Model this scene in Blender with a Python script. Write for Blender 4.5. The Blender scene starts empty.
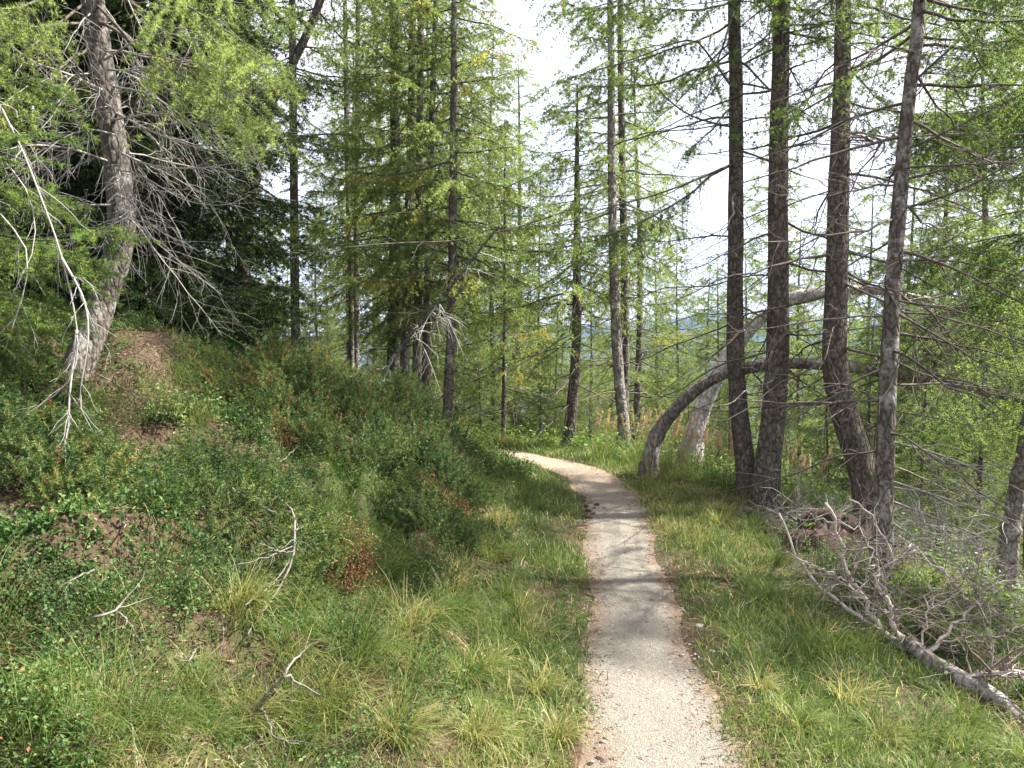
import bpy, math
import numpy as np
from mathutils import Vector, Matrix

SC = bpy.context.scene
COL = SC.collection
R = math.radians
SUN_EL, SUN_AZ = 53.0, 82.0          # azimuth clockwise from the view direction (+Y)

# ------------------------------------------------------------------ camera
F = 800.0
EYE = np.array([0.0, 0.0, 1.6])
PITCH = math.atan(39.0 / F)
cam_d = bpy.data.cameras.new('camera')
cam_d.sensor_width = 36.0
cam_d.lens = F / 1024.0 * 36.0
cam_d.clip_start = 0.05
cam_d.clip_end = 20000
cam = bpy.data.objects.new('camera', cam_d)
COL.objects.link(cam)
cam.location = EYE
cam.rotation_euler = (R(90) - PITCH, 0, 0)
SC.camera = cam

# ------------------------------------------------------------------ world, sun, exposure
W = bpy.data.worlds.new('World'); SC.world = W; W.use_nodes = True
nt = W.node_tree; nt.nodes.clear()
out = nt.nodes.new('ShaderNodeOutputWorld'); bg = nt.nodes.new('ShaderNodeBackground')
sky = nt.nodes.new('ShaderNodeTexSky'); sky.sky_type = 'NISHITA'; sky.sun_disc = False
sky.sun_elevation = R(SUN_EL); sky.sun_rotation = R(SUN_AZ)
sky.altitude = 1800; sky.air_density = 1.0; sky.dust_density = 2.0
tcw = nt.nodes.new('ShaderNodeTexCoord')
nzw = nt.nodes.new('ShaderNodeTexNoise'); nzw.inputs['Scale'].default_value = 2.2; nzw.inputs['Detail'].default_value = 6
rmp = nt.nodes.new('ShaderNodeValToRGB'); rmp.color_ramp.elements[0].position = 0.3; rmp.color_ramp.elements[1].position = 0.62
rmp.color_ramp.elements[0].color = (0.7, 0.7, 0.7, 1)
mixw = nt.nodes.new('ShaderNodeMix'); mixw.data_type = 'RGBA'
mixw.inputs['B'].default_value = (4.6, 4.6, 4.85, 1)      # bright thin cloud
nt.links.new(tcw.outputs['Generated'], nzw.inputs['Vector'])
nt.links.new(nzw.outputs['Fac'], rmp.inputs['Fac'])
nt.links.new(rmp.outputs['Color'], mixw.inputs['Factor'])
nt.links.new(sky.outputs['Color'], mixw.inputs['A'])
nt.links.new(mixw.outputs['Result'], bg.inputs['Color'])
bg.inputs['Strength'].default_value = 0.10
nt.links.new(bg.outputs[0], out.inputs[0])

sun_d = bpy.data.lights.new('sun', 'SUN'); sun_d.energy = 5.0; sun_d.angle = R(1.0); sun_d.color = (1.0, 0.95, 0.86)
sun = bpy.data.objects.new('sun', sun_d); COL.objects.link(sun)
sdir = Vector((math.sin(R(SUN_AZ)) * math.cos(R(SUN_EL)), math.cos(R(SUN_AZ)) * math.cos(R(SUN_EL)), math.sin(R(SUN_EL))))
sun.rotation_euler = sdir.to_track_quat('Z', 'Y').to_euler()
sun.location = (10, -5, 20)

SC.view_settings.view_transform = 'Standard'; SC.view_settings.look = 'None'
SC.view_settings.gamma = 1.0; SC.view_settings.exposure = 2.0
SC.render.engine = 'CYCLES'
SC.cycles.max_bounces = 6; SC.cycles.diffuse_bounces = 3; SC.cycles.transmission_bounces = 4
SC.cycles.glossy_bounces = 2; SC.cycles.volume_bounces = 0
SC.cycles.use_denoising = True

# ------------------------------------------------------------------ helpers
def unproj(px, py, d):
    x = (px - 512.0) / F * d; yv = (384.0 - py) / F * d
    c, s = math.cos(PITCH), math.sin(PITCH)
    return np.array([x, d * c + yv * s, EYE[2] + yv * c - d * s])

def hash2(ix, iy, seed):
    n = (ix.astype(np.int64) * 374761393 + iy.astype(np.int64) * 668265263 + seed * 1442695041) & 0x7fffffff
    n = ((n ^ (n >> 13)) * 1274126177) & 0x7fffffff
    n = n ^ (n >> 16)
    return (n & 0xffff) / 65535.0

def vn(x, y, seed=0):
    x = np.asarray(x, float); y = np.asarray(y, float)
    ix, iy = np.floor(x), np.floor(y)
    fx, fy = x - ix, y - iy
    fx = fx * fx * (3 - 2 * fx); fy = fy * fy * (3 - 2 * fy)
    a = hash2(ix, iy, seed); b = hash2(ix + 1, iy, seed); c = hash2(ix, iy + 1, seed); d = hash2(ix + 1, iy + 1, seed)
    return (a * (1 - fx) + b * fx) * (1 - fy) + (c * (1 - fx) + d * fx) * fy

def fbm(x, y, seed=0, octv=3):
    s = 0; a = 0.5; t = 0
    for k in range(octv):
        s = s + a * vn(x * 2 ** k + 17.3 * k, y * 2 ** k - 9.1 * k, seed + k); t += a; a *= 0.5
    return s / t

def smooth(a, b, x):
    t = np.clip((x - a) / (b - a), 0, 1)
    return t * t * (3 - 2 * t)

def norm(v):
    return v / np.maximum(np.linalg.norm(v, axis=-1, keepdims=True), 1e-9)

# path centre line (x, y) ; z along it
PATH = np.array([(-3, -45), (-0.4, -14), (0.15, -6), (0.36, -2), (0.46, 0), (0.52, 2), (0.545, 2.84), (0.585, 3.4), (0.65, 4.0), (0.735, 4.87),
                 (0.79, 5.7), (0.83, 6.4), (0.845, 7.0), (0.80, 7.7), (0.66, 8.4), (0.40, 9.05), (0.02, 9.65), (-0.6, 10.25), (-1.7, 10.95),
                 (-3.5, 11.8), (-7, 13.6), (-14, 18), (-40, 42)], float)
def zpath(y):
    return np.where(y < 8.4, 0.035 * y, 0.294 - 0.018 * (y - 8.4))

def path_sd(x, y):
    """signed distance to the centre line (positive: left) and the path height at the nearest point"""
    x = np.asarray(x, float).ravel(); y = np.asarray(y, float).ravel()
    best = np.full(x.shape, 1e18); sgn = np.ones(x.shape); ny = np.zeros(x.shape)
    for (ax, ay), (bx, by) in zip(PATH[:-1], PATH[1:]):
        dx, dy = bx - ax, by - ay
        t = np.clip(((x - ax) * dx + (y - ay) * dy) / (dx * dx + dy * dy), 0, 1)
        qx, qy = ax + t * dx, ay + t * dy
        d = (x - qx) ** 2 + (y - qy) ** 2
        m = d < best
        best = np.where(m, d, best)
        cr = dx * (y - ay) - dy * (x - ax)
        sgn = np.where(m, np.where(cr >= 0, 1.0, -1.0), sgn)
        ny = np.where(m, qy, ny)
    return np.sqrt(best) * sgn, zpath(ny)

HALF = 0.25
def ledge(x, y, u):
    """phase of the small turf ledges that step down the bank"""
    return 2 * np.pi * (u * 1.15 + 2.4 * vn(x * .8 + 3, y * .8, 141) + .5 * vn(x * 2.6, y * 2.6, 143))
def H(x, y, detail=True):
    x = np.asarray(x, float); y = np.asarray(y, float); sh = x.shape
    sd, zp = path_sd(x, y)
    xr, yr = x.ravel(), y.ravel()
    u = np.maximum(sd - HALF, 0); v = np.maximum(-sd - HALF, 0)
    k = 0.40 + 0.07 * smooth(3.5, 7.0, yr)
    s = 0.5 * (u - 0.45 + np.sqrt((u - 0.45) ** 2 + 0.05)) - 0.5 * (-0.45 + math.sqrt(0.45 ** 2 + 0.05))
    s1 = np.minimum(s, 2.7); s2 = np.maximum(s - 2.7, 0)
    bank = k * s1 + 60 * (1 - np.exp(-0.26 * s2 / 60))
    bank = bank + 0.04 * np.minimum(u, 1)
    w = 0.5 * (v - 1.5 + np.sqrt((v - 1.5) ** 2 + 0.3)) - 0.5 * (-1.5 + math.sqrt(2.25 + 0.3))
    drop = 260 * (1 - np.exp(-0.50 * w / 260)) + 0.03 * np.minimum(v, 2)
    z = zp + bank - drop
    z = z - 0.015 * np.clip(1 - (sd / 0.42) ** 2, 0, 1)
    if detail:
        side = smooth(0.25, 1.3, np.maximum(u, v * 0.8))
        z = z + side * ((fbm(xr * 1.3, yr * 1.3, 3, 3) - 0.5) * 0.42 + (fbm(xr * 4, yr * 4, 8, 2) - 0.5) * 0.17) * np.where(u > 0, 1.0, 0.6)
        bl = 1 - np.abs(2 * fbm(xr * 1.25 + 31, yr * 1.25, 71, 2) - 1)
        z = z + smooth(.6, 1.4, u) * (1 - smooth(7.5, 10, yr)) * .30 * (bl - .75)
        z = z + .085 * smooth(.5, 1.1, u) * (1 - smooth(7, 9.5, yr)) * (np.sin(ledge(xr, yr, u)) - .25 * np.sin(2 * ledge(xr, yr, u)))
        far = smooth(14, 60, np.hypot(xr, yr))
        z = z + far * (fbm(xr / 18, yr / 18, 21, 3) - 0.5) * 5
        z = z + 0.012 * (fbm(xr * 5, yr * 5, 30, 2) - 0.5)
    return z.reshape(sh)

def h1(x, y):
    return float(H(np.array([x]), np.array([y]))[0])

def ground_at(px, py, dmax=40.0):
    d = np.arange(1.2, dmax, 0.01)
    P = np.stack([unproj(px, py, q) for q in (0.0, 1.0)])
    pts = P[0] + d[:, None] * (P[1] - P[0])
    z = H(pts[:, 0], pts[:, 1])
    hit = pts[:, 2] < z
    i = int(np.argmax(hit)) if hit.any() else int(np.argmin(np.where(d < 14, pts[:, 2] - z, 1e9)))
    pts[i, 2] = z[i]
    return pts[i].copy(), d[i]

class MB:
    """collects tubes, needles, leaves into one mesh"""
    def __init__(s):
        s.v = []; s.t = []; s.q = []; s.tm = []; s.qm = []; s.tint = []; s.n = 0
    def add(s, v, tris=None, quads=None, mat=0, tint=0.5):
        v = np.asarray(v, np.float32).reshape(-1, 3)
        s.v.append(v)
        s.tint.append(np.broadcast_to(np.asarray(tint, np.float32), (len(v),)))
        if tris is not None and len(tris):
            s.t.append(np.asarray(tris, np.int64) + s.n); s.tm.append(np.full(len(tris), mat, np.int32))
        if quads is not None and len(quads):
            s.q.append(np.asarray(quads, np.int64) + s.n); s.qm.append(np.full(len(quads), mat, np.int32))
        s.n += len(v)
    def build(s, name, mats, parent=None, smooth_shade=True):
        me = bpy.data.meshes.new(name)
        V = np.concatenate(s.v) if s.v else np.zeros((0, 3), np.float32)
        T = np.concatenate(s.t) if s.t else np.zeros((0, 3), np.int64)
        Q = np.concatenate(s.q) if s.q else np.zeros((0, 4), np.int64)
        me.vertices.add(len(V)); me.vertices.foreach_set('co', V.ravel())
        nl = len(T) * 3 + len(Q) * 4
        me.loops.add(nl); me.loops.foreach_set('vertex_index', np.concatenate([T.ravel(), Q.ravel()]).astype(np.int32))
        me.polygons.add(len(T) + len(Q))
        me.polygons.foreach_set('loop_start', np.concatenate([np.arange(len(T)) * 3, len(T) * 3 + np.arange(len(Q)) * 4]).astype(np.int32))
        mi = np.concatenate(s.tm + s.qm) if (s.tm or s.qm) else np.zeros(0, np.int32)
        for m in (mats if isinstance(mats, (list, tuple)) else [mats]): me.materials.append(m)
        me.polygons.foreach_set('material_index', mi.astype(np.int32))
        me.polygons.foreach_set('use_smooth', np.full(len(T) + len(Q), smooth_shade))
        at = me.attributes.new('tint', 'FLOAT', 'POINT')
        at.data.foreach_set('value', np.concatenate(s.tint).astype(np.float32))
        me.update(calc_edges=True)
        o = bpy.data.objects.new(name, me); COL.objects.link(o)
        if parent is not None: o.parent = parent
        return o

def tubes(mb, P, rad, sides=3, mat=0, tint=0.5, cap=False):
    """P (T,n,3), rad (T,n)"""
    P = np.asarray(P, float)
    if P.ndim == 2: P = P[None]
    rad = np.broadcast_to(np.asarray(rad, float), P.shape[:2])
    T, n, _ = P.shape
    tg = np.gradient(P, axis=1); tg = norm(tg)
    mean = np.abs(tg.mean(1)); ref = np.eye(3)[np.argmin(mean, axis=1)][:, None, :]
    a = norm(np.cross(tg, np.broadcast_to(ref, tg.shape))); b = np.cross(tg, a)
    th = np.arange(sides) / sides * 2 * np.pi
    V = P[:, :, None, :] + rad[:, :, None, None] * (np.cos(th)[None, None, :, None] * a[:, :, None, :] + np.sin(th)[None, None, :, None] * b[:, :, None, :])
    idx = np.arange(T * n * sides).reshape(T, n, sides)
    i0 = idx[:, :-1, :]; i1 = np.roll(idx, -1, axis=2)[:, :-1, :]; i2 = np.roll(idx, -1, axis=2)[:, 1:, :]; i3 = idx[:, 1:, :]
    q = np.stack([i0, i1, i2, i3], -1).reshape(-1, 4)
    tn = np.repeat(np.broadcast_to(np.asarray(tint, float), (T,)), n * sides)
    tris = None
    if cap:
        e = np.concatenate([np.stack([idx[:, 0, 0][:, None] + 0 * np.arange(1, sides - 1), idx[:, 0, 2:], idx[:, 0, 1:-1]], -1).reshape(-1, 3),
                            np.stack([idx[:, -1, 0][:, None] + 0 * np.arange(1, sides - 1), idx[:, -1, 1:-1], idx[:, -1, 2:]], -1).reshape(-1, 3)])
        tris = e
    mb.add(V, tris, q, mat, tn)

def resample(P, n):
    P = np.asarray(P, float)
    # Catmull-Rom through the points, then even spacing
    ext = np.vstack([2 * P[0] - P[1], P, 2 * P[-1] - P[-2]])
    outp = []
    for i in range(1, len(ext) - 2):
        p0, p1, p2, p3 = ext[i - 1:i + 3]
        t = np.linspace(0, 1, 12, endpoint=False)[:, None]
        outp.append(0.5 * ((2 * p1) + (-p0 + p2) * t + (2 * p0 - 5 * p1 + 4 * p2 - p3) * t ** 2 + (-p0 + 3 * p1 - 3 * p2 + p3) * t ** 3))
    C = np.vstack(outp + [P[-1:]])
    L = np.concatenate([[0], np.cumsum(np.linalg.norm(np.diff(C[:, :3], axis=0), axis=1))])
    s = np.linspace(0, L[-1], n)
    return np.stack([np.interp(s, L, C[:, k]) for k in range(C.shape[1])], -1)

def bark_tube(mb, P, rad, sides=20, rough=0.06, seed=0, flare=0.0, mat=0, tint=0.5):
    """trunk with lumpy surface; rough is relative to the radius"""
    P = np.asarray(P, float); n = len(P)
    tg = norm(np.gradient(P, axis=0))
    mean = np.abs(tg.mean(0)); ref = np.eye(3)[np.argmin(mean)]
    a = norm(np.cross(tg, ref)); b = np.cross(tg, a)
    th = np.arange(sides) / sides * 2 * np.pi
    L = np.concatenate([[0], np.cumsum(np.linalg.norm(np.diff(P, axis=0), axis=1))])
    tt, ll = np.meshgrid(th, L)
    # periodic around: sample noise on circle
    nz = vn(np.cos(tt) * 2.2 + 9 + ll * 2.1, np.sin(tt) * 2.2 + ll * 3.3, seed) + 0.6 * vn(np.cos(tt) * 6 + ll * 5, np.sin(tt) * 6 - ll * 9, seed + 5) - 0.8
    fl = 1 + flare * np.exp(-ll / 0.22) * (1 + 0.5 * np.sin(tt * 5 + seed))
    rr = rad[:, None] * (1 + rough * nz) * fl
    V = P[:, None, :] + rr[:, :, None] * (np.cos(th)[None, :, None] * a[:, None, :] + np.sin(th)[None, :, None] * b[:, None, :])
    idx = np.arange(n * sides).reshape(n, sides); r1 = np.roll(idx, -1, axis=1)
    q = np.stack([idx[:-1], r1[:-1], r1[1:], idx[1:]], -1).reshape(-1, 4)
    tip = np.stack([idx[-1, 0] + 0 * np.arange(1, sides - 1), idx[-1, 1:-1], idx[-1, 2:]], -1)
    mb.add(V, tip, q, mat, tint)

# ------------------------------------------------------------------ materials
def mat_new(name):
    m = bpy.data.materials.new(name); m.use_nodes = True
    n = m.node_tree; n.nodes.clear()
    return m, n

def N(n, t, **kw):
    x = n.nodes.new(t)
    for k, v in kw.items():
        if k in x.inputs: x.inputs[k].default_value = v
        else: setattr(x, k, v)
    return x

def ramp(n, stops, fac):
    r = n.nodes.new('ShaderNodeValToRGB')
    e = r.color_ramp.elements
    while len(e) < len(stops): e.new(0.5)
    for el, (p, c) in zip(e, stops):
        el.position = p; el.color = (c[0], c[1], c[2], 1)
    n.links.new(fac, r.inputs['Fac'])
    return r.outputs['Color']

def leaf_mat(name, stops, trans=0.35, rough=0.55, obj_var=0.0, gain=1.6, spec=0.25):
    m, n = mat_new(name)
    a = N(n, 'ShaderNodeAttribute', attribute_name='tint')
    fac = a.outputs['Fac']
    if obj_var:
        oi = N(n, 'ShaderNodeObjectInfo')
        mm = N(n, 'ShaderNodeMath', operation='MULTIPLY_ADD'); mm.inputs[1].default_value = obj_var; mm.inputs[2].default_value = -obj_var / 2
        n.links.new(oi.outputs['Random'], mm.inputs[0])
        ad = N(n, 'ShaderNodeMath', operation='ADD')
        n.links.new(fac, ad.inputs[0]); n.links.new(mm.outputs[0], ad.inputs[1]); fac = ad.outputs[0]
    c = ramp(n, stops, fac)
    p = N(n, 'ShaderNodeBsdfPrincipled', Roughness=rough); p.inputs['Specular IOR Level'].default_value = spec
    n.links.new(c, p.inputs['Base Color'])
    t = N(n, 'ShaderNodeBsdfTranslucent')
    g = N(n, 'ShaderNodeMix', data_type='RGBA', blend_type='MULTIPLY'); g.inputs['Factor'].default_value = 1
    g.inputs['B'].default_value = (gain, gain * 1.04, gain * 0.65, 1)
    n.links.new(c, g.inputs['A']); n.links.new(g.outputs['Result'], t.inputs['Color'])
    mx = N(n, 'ShaderNodeMixShader'); mx.inputs[0].default_value = trans
    n.links.new(p.outputs[0], mx.inputs[1]); n.links.new(t.outputs[0], mx.inputs[2])
    o = N(n, 'ShaderNodeOutputMaterial'); n.links.new(mx.outputs[0], o.inputs[0])
    return m

def bark_mat(name, dark, mid, light, lichen, lich_amt=0.5, scale=1.0, bump=0.6):
    m, n = mat_new(name)
    tc = N(n, 'ShaderNodeTexCoord')
    mp = N(n, 'ShaderNodeMapping'); mp.inputs['Scale'].default_value = (38 * scale, 38 * scale, 17 * scale)
    n.links.new(tc.outputs['Object'], mp.inputs['Vector'])
    nz0 = N(n, 'ShaderNodeTexNoise', Scale=1.2, Detail=3.0)
    n.links.new(mp.outputs[0], nz0.inputs['Vector'])
    add = N(n, 'ShaderNodeMix', data_type='VECTOR'); add.inputs['Factor'].default_value = 0.35
    n.links.new(mp.outputs[0], add.inputs['A']); n.links.new(nz0.outputs['Color'], add.inputs['B'])
    vo = N(n, 'ShaderNodeTexVoronoi', feature='DISTANCE_TO_EDGE'); vo.inputs['Scale'].default_value = 1.0
    n.links.new(add.outputs['Result'], vo.inputs['Vector'])
    vc = N(n, 'ShaderNodeTexVoronoi'); vc.inputs['Scale'].default_value = 1.0
    n.links.new(add.outputs['Result'], vc.inputs['Vector'])
    nz = N(n, 'ShaderNodeTexNoise', Scale=38.0 * scale, Detail=6.0, Roughness=0.7)
    n.links.new(tc.outputs['Object'], nz.inputs['Vector'])
    base = ramp(n, [(0.3, dark), (0.5, mid), (0.72, light)], nz.outputs['Fac'])
    edge = ramp(n, [(0.0, (0.42, 0.39, 0.37)), (0.22, (1, 1, 1))], vo.outputs['Distance'])
    mu = N(n, 'ShaderNodeMix', data_type='RGBA', blend_type='MULTIPLY'); mu.inputs['Factor'].default_value = 0.85
    n.links.new(base, mu.inputs['A']); n.links.new(edge, mu.inputs['B'])
    cell = ramp(n, [(0.0, (0.72, 0.68, 0.66)), (1.0, (1.25, 1.22, 1.2))], vc.outputs['Color'])
    mu2 = N(n, 'ShaderNodeMix', data_type='RGBA', blend_type='MULTIPLY'); mu2.inputs['Factor'].default_value = 1
    n.links.new(mu.outputs['Result'], mu2.inputs['A']); n.links.new(cell, mu2.inputs['B'])
    nl = N(n, 'ShaderNodeTexNoise', Scale=7.0 * scale, Detail=8.0, Roughness=0.75)
    n.links.new(tc.outputs['Object'], nl.inputs['Vector'])
    lf = ramp(n, [(0.66 - 0.25 * lich_amt, (0, 0, 0)), (0.74 - 0.2 * lich_amt, (1, 1, 1))], nl.outputs['Fac'])
    ml = N(n, 'ShaderNodeMix', data_type='RGBA'); ml.inputs['B'].default_value = (*lichen, 1)
    lm = N(n, 'ShaderNodeMath', operation='MULTIPLY'); lm.inputs[1].default_value = 0.75
    n.links.new(lf, lm.inputs[0]); n.links.new(lm.outputs[0], ml.inputs['Factor'])
    n.links.new(mu2.outputs['Result'], ml.inputs['A'])
    p = N(n, 'ShaderNodeBsdfPrincipled', Roughness=0.9); p.inputs['Specular IOR Level'].default_value = 0.15
    n.links.new(ml.outputs['Result'], p.inputs['Base Color'])
    hs = N(n, 'ShaderNodeMath', operation='MULTIPLY_ADD'); hs.inputs[1].default_value = 0.5
    n.links.new(nz.outputs['Fac'], hs.inputs[0]); n.links.new(edge, hs.inputs[2])
    bp = N(n, 'ShaderNodeBump', Strength=bump, Distance=0.02)
    n.links.new(hs.outputs[0], bp.inputs['Height']); n.links.new(bp.outputs[0], p.inputs['Normal'])
    o = N(n, 'ShaderNodeOutputMaterial'); n.links.new(p.outputs[0], o.inputs[0])
    return m

def wood_mat(name, dark, light, scale=40.0):
    m, n = mat_new(name)
    tc = N(n, 'ShaderNodeTexCoord')
    nz = N(n, 'ShaderNodeTexNoise', Scale=scale, Detail=4.0, Roughness=0.7)
    n.links.new(tc.outputs['Object'], nz.inputs['Vector'])
    a = N(n, 'ShaderNodeAttribute', attribute_name='tint')
    ad = N(n, 'ShaderNodeMath', operation='MULTIPLY_ADD'); ad.inputs[1].default_value = 0.6; ad.inputs[2].default_value = -0.3
    n.links.new(a.outputs['Fac'], ad.inputs[0])
    a2 = N(n, 'ShaderNodeMath', operation='ADD'); n.links.new(nz.outputs['Fac'], a2.inputs[0]); n.links.new(ad.outputs[0], a2.inputs[1])
    c = ramp(n, [(0.3, dark), (0.68, light)], a2.outputs[0])
    p = N(n, 'ShaderNodeBsdfPrincipled', Roughness=0.85); p.inputs['Specular IOR Level'].default_value = 0.2
    n.links.new(c, p.inputs['Base Color'])
    bp = N(n, 'ShaderNodeBump', Strength=0.4, Distance=0.004)
    n.links.new(nz.outputs['Fac'], bp.inputs['Height']); n.links.new(bp.outputs[0], p.inputs['Normal'])
    o = N(n, 'ShaderNodeOutputMaterial'); n.links.new(p.outputs[0], o.inputs[0])
    return m

M = {}
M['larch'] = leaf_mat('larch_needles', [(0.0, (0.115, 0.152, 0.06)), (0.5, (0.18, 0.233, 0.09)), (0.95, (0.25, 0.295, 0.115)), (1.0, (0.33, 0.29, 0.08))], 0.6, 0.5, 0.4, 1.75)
M['larch_dark'] = leaf_mat('shade_larch_needles', [(0.0, (0.07, 0.110, 0.036)), (0.6, (0.12, 0.17, 0.055)), (1.0, (0.18, 0.23, 0.07))], 0.55, 0.5, 0.3, 1.9)  # darker copy of the larch needles, shade of backlit crowns put into the colour
M['spruce'] = leaf_mat('spruce_needles', [(0.0, (0.014, 0.028, 0.009)), (0.6, (0.030, 0.055, 0.015)), (1.0, (0.085, 0.125, 0.028))], 0.12, 0.6, 0.2, 1.4, 0.1)
M['juniper'] = leaf_mat('juniper_needles', [(0.0, (0.03, 0.06, 0.019)), (0.55, (0.072, 0.12, 0.032)), (0.9, (0.16, 0.20, 0.05)), (1.0, (0.22, 0.11, 0.05))], 0.2, 0.5, 0.25, 1.4)
M['grass'] = leaf_mat('grass_blades', [(0.0, (0.055, 0.10, 0.024)), (0.4, (0.115, 0.17, 0.042)), (0.62, (0.18, 0.205, 0.06)), (0.80, (0.34, 0.29, 0.13)), (1.0, (0.48, 0.40, 0.22))], 0.38, 0.45, 0, 1.5)
M['bilberry'] = leaf_mat('bilberry_leaves', [(0.0, (0.022, 0.055, 0.016)), (0.5, (0.062, 0.128, 0.032)), (0.88, (0.16, 0.225, 0.075)), (0.96, (0.22, 0.10, 0.04)), (1.0, (0.24, 0.07, 0.035))], 0.3, 0.55, 0, 1.5, 0.22)
M['herb'] = leaf_mat('herb_leaves', [(0.0, (0.07, 0.13, 0.03)), (0.6, (0.13, 0.21, 0.045)), (1.0, (0.22, 0.29, 0.06))], 0.4, 0.45, 0, 1.5)
M['heather'] = leaf_mat('heather_needles', [(0.0, (0.05, 0.065, 0.022)), (0.5, (0.105, 0.13, 0.035)), (0.85, (0.17, 0.165, 0.055)), (1.0, (0.20, 0.11, 0.06))], 0.25, 0.6, 0, 1.4)
M['plume'] = leaf_mat('grass_plumes', [(0.0, (0.42, 0.30, 0.20)), (1.0, (0.62, 0.50, 0.36))], 0.4, 0.7, 0, 1.2)
M['litter'] = leaf_mat('fallen_needles', [(0.0, (0.075, 0.047, 0.028)), (0.6, (0.145, 0.096, 0.058)), (1.0, (0.30, 0.23, 0.15))], 0.05, 0.8)
M['bark'] = bark_mat('grey_brown_bark', (0.055, 0.048, 0.043), (0.135, 0.121, 0.108), (0.245, 0.227, 0.208), (0.33, 0.33, 0.31), 0.55)
M['bark_dark'] = bark_mat('dark_bark', (0.048, 0.042, 0.036), (0.118, 0.104, 0.09), (0.225, 0.20, 0.177), (0.20, 0.20, 0.18), 0.25)
M['bark_grey'] = bark_mat('pale_grey_bark', (0.10, 0.09, 0.085), (0.20, 0.18, 0.165), (0.32, 0.30, 0.28), (0.42, 0.42, 0.39), 0.6)
M['deadwood'] = bark_mat('bleached_wood', (0.36, 0.34, 0.325), (0.54, 0.52, 0.50), (0.66, 0.64, 0.62), (0.68, 0.67, 0.65), 0.5, 1.0, 0.35)
M['twig'] = wood_mat('dark_twig', (0.05, 0.04, 0.035), (0.17, 0.145, 0.125))
M['twig_grey'] = wood_mat('lichened_twig', (0.17, 0.155, 0.14), (0.34, 0.32, 0.295), 60)
M['twig_fallen'] = wood_mat('weathered_twig', (0.085, 0.072, 0.06), (0.215, 0.198, 0.18), 45)
M['twig_tan'] = wood_mat('peeling_dead_branch', (0.17, 0.135, 0.115), (0.50, 0.445, 0.40))
M['stem'] = wood_mat('brown_stem', (0.05, 0.045, 0.02), (0.14, 0.12, 0.06))
M['stone'] = wood_mat('stone', (0.13, 0.115, 0.10), (0.33, 0.30, 0.27), 30)
M['dung'] = wood_mat('dung', (0.03, 0.022, 0.016), (0.10, 0.075, 0.055), 30)

def ground_mat():
    m, n = mat_new('forest_floor')
    g = N(n, 'ShaderNodeNewGeometry')
    n1 = N(n, 'ShaderNodeTexNoise', Scale=1.6, Detail=6.0, Roughness=0.6); n.links.new(g.outputs['Position'], n1.inputs['Vector'])
    n2 = N(n, 'ShaderNodeTexNoise', Scale=45.0, Detail=5.0, Roughness=0.75); n.links.new(g.outputs['Position'], n2.inputs['Vector'])
    brown = ramp(n, [(0.3, (0.035, 0.025, 0.017)), (0.5, (0.080, 0.054, 0.036)), (0.72, (0.155, 0.112, 0.078))], n2.outputs['Fac'])
    moss = ramp(n, [(0.3, (0.03, 0.045, 0.014)), (0.7, (0.085, 0.11, 0.032))], n2.outputs['Fac'])
    f = ramp(n, [(0.47, (0, 0, 0)), (0.58, (1, 1, 1))], n1.outputs['Fac'])
    mx = N(n, 'ShaderNodeMix', data_type='RGBA')
    n.links.new(f, mx.inputs['Factor']); n.links.new(brown, mx.inputs['A']); n.links.new(moss, mx.inputs['B'])
    p = N(n, 'ShaderNodeBsdfPrincipled', Roughness=0.95); p.inputs['Specular IOR Level'].default_value = 0.1
    n.links.new(mx.outputs['Result'], p.inputs['Base Color'])
    bp = N(n, 'ShaderNodeBump', Strength=0.8, Distance=0.02); n.links.new(n2.outputs['Fac'], bp.inputs['Height']); n.links.new(bp.outputs[0], p.inputs['Normal'])
    o = N(n, 'ShaderNodeOutputMaterial'); n.links.new(p.outputs[0], o.inputs[0])
    return m

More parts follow.
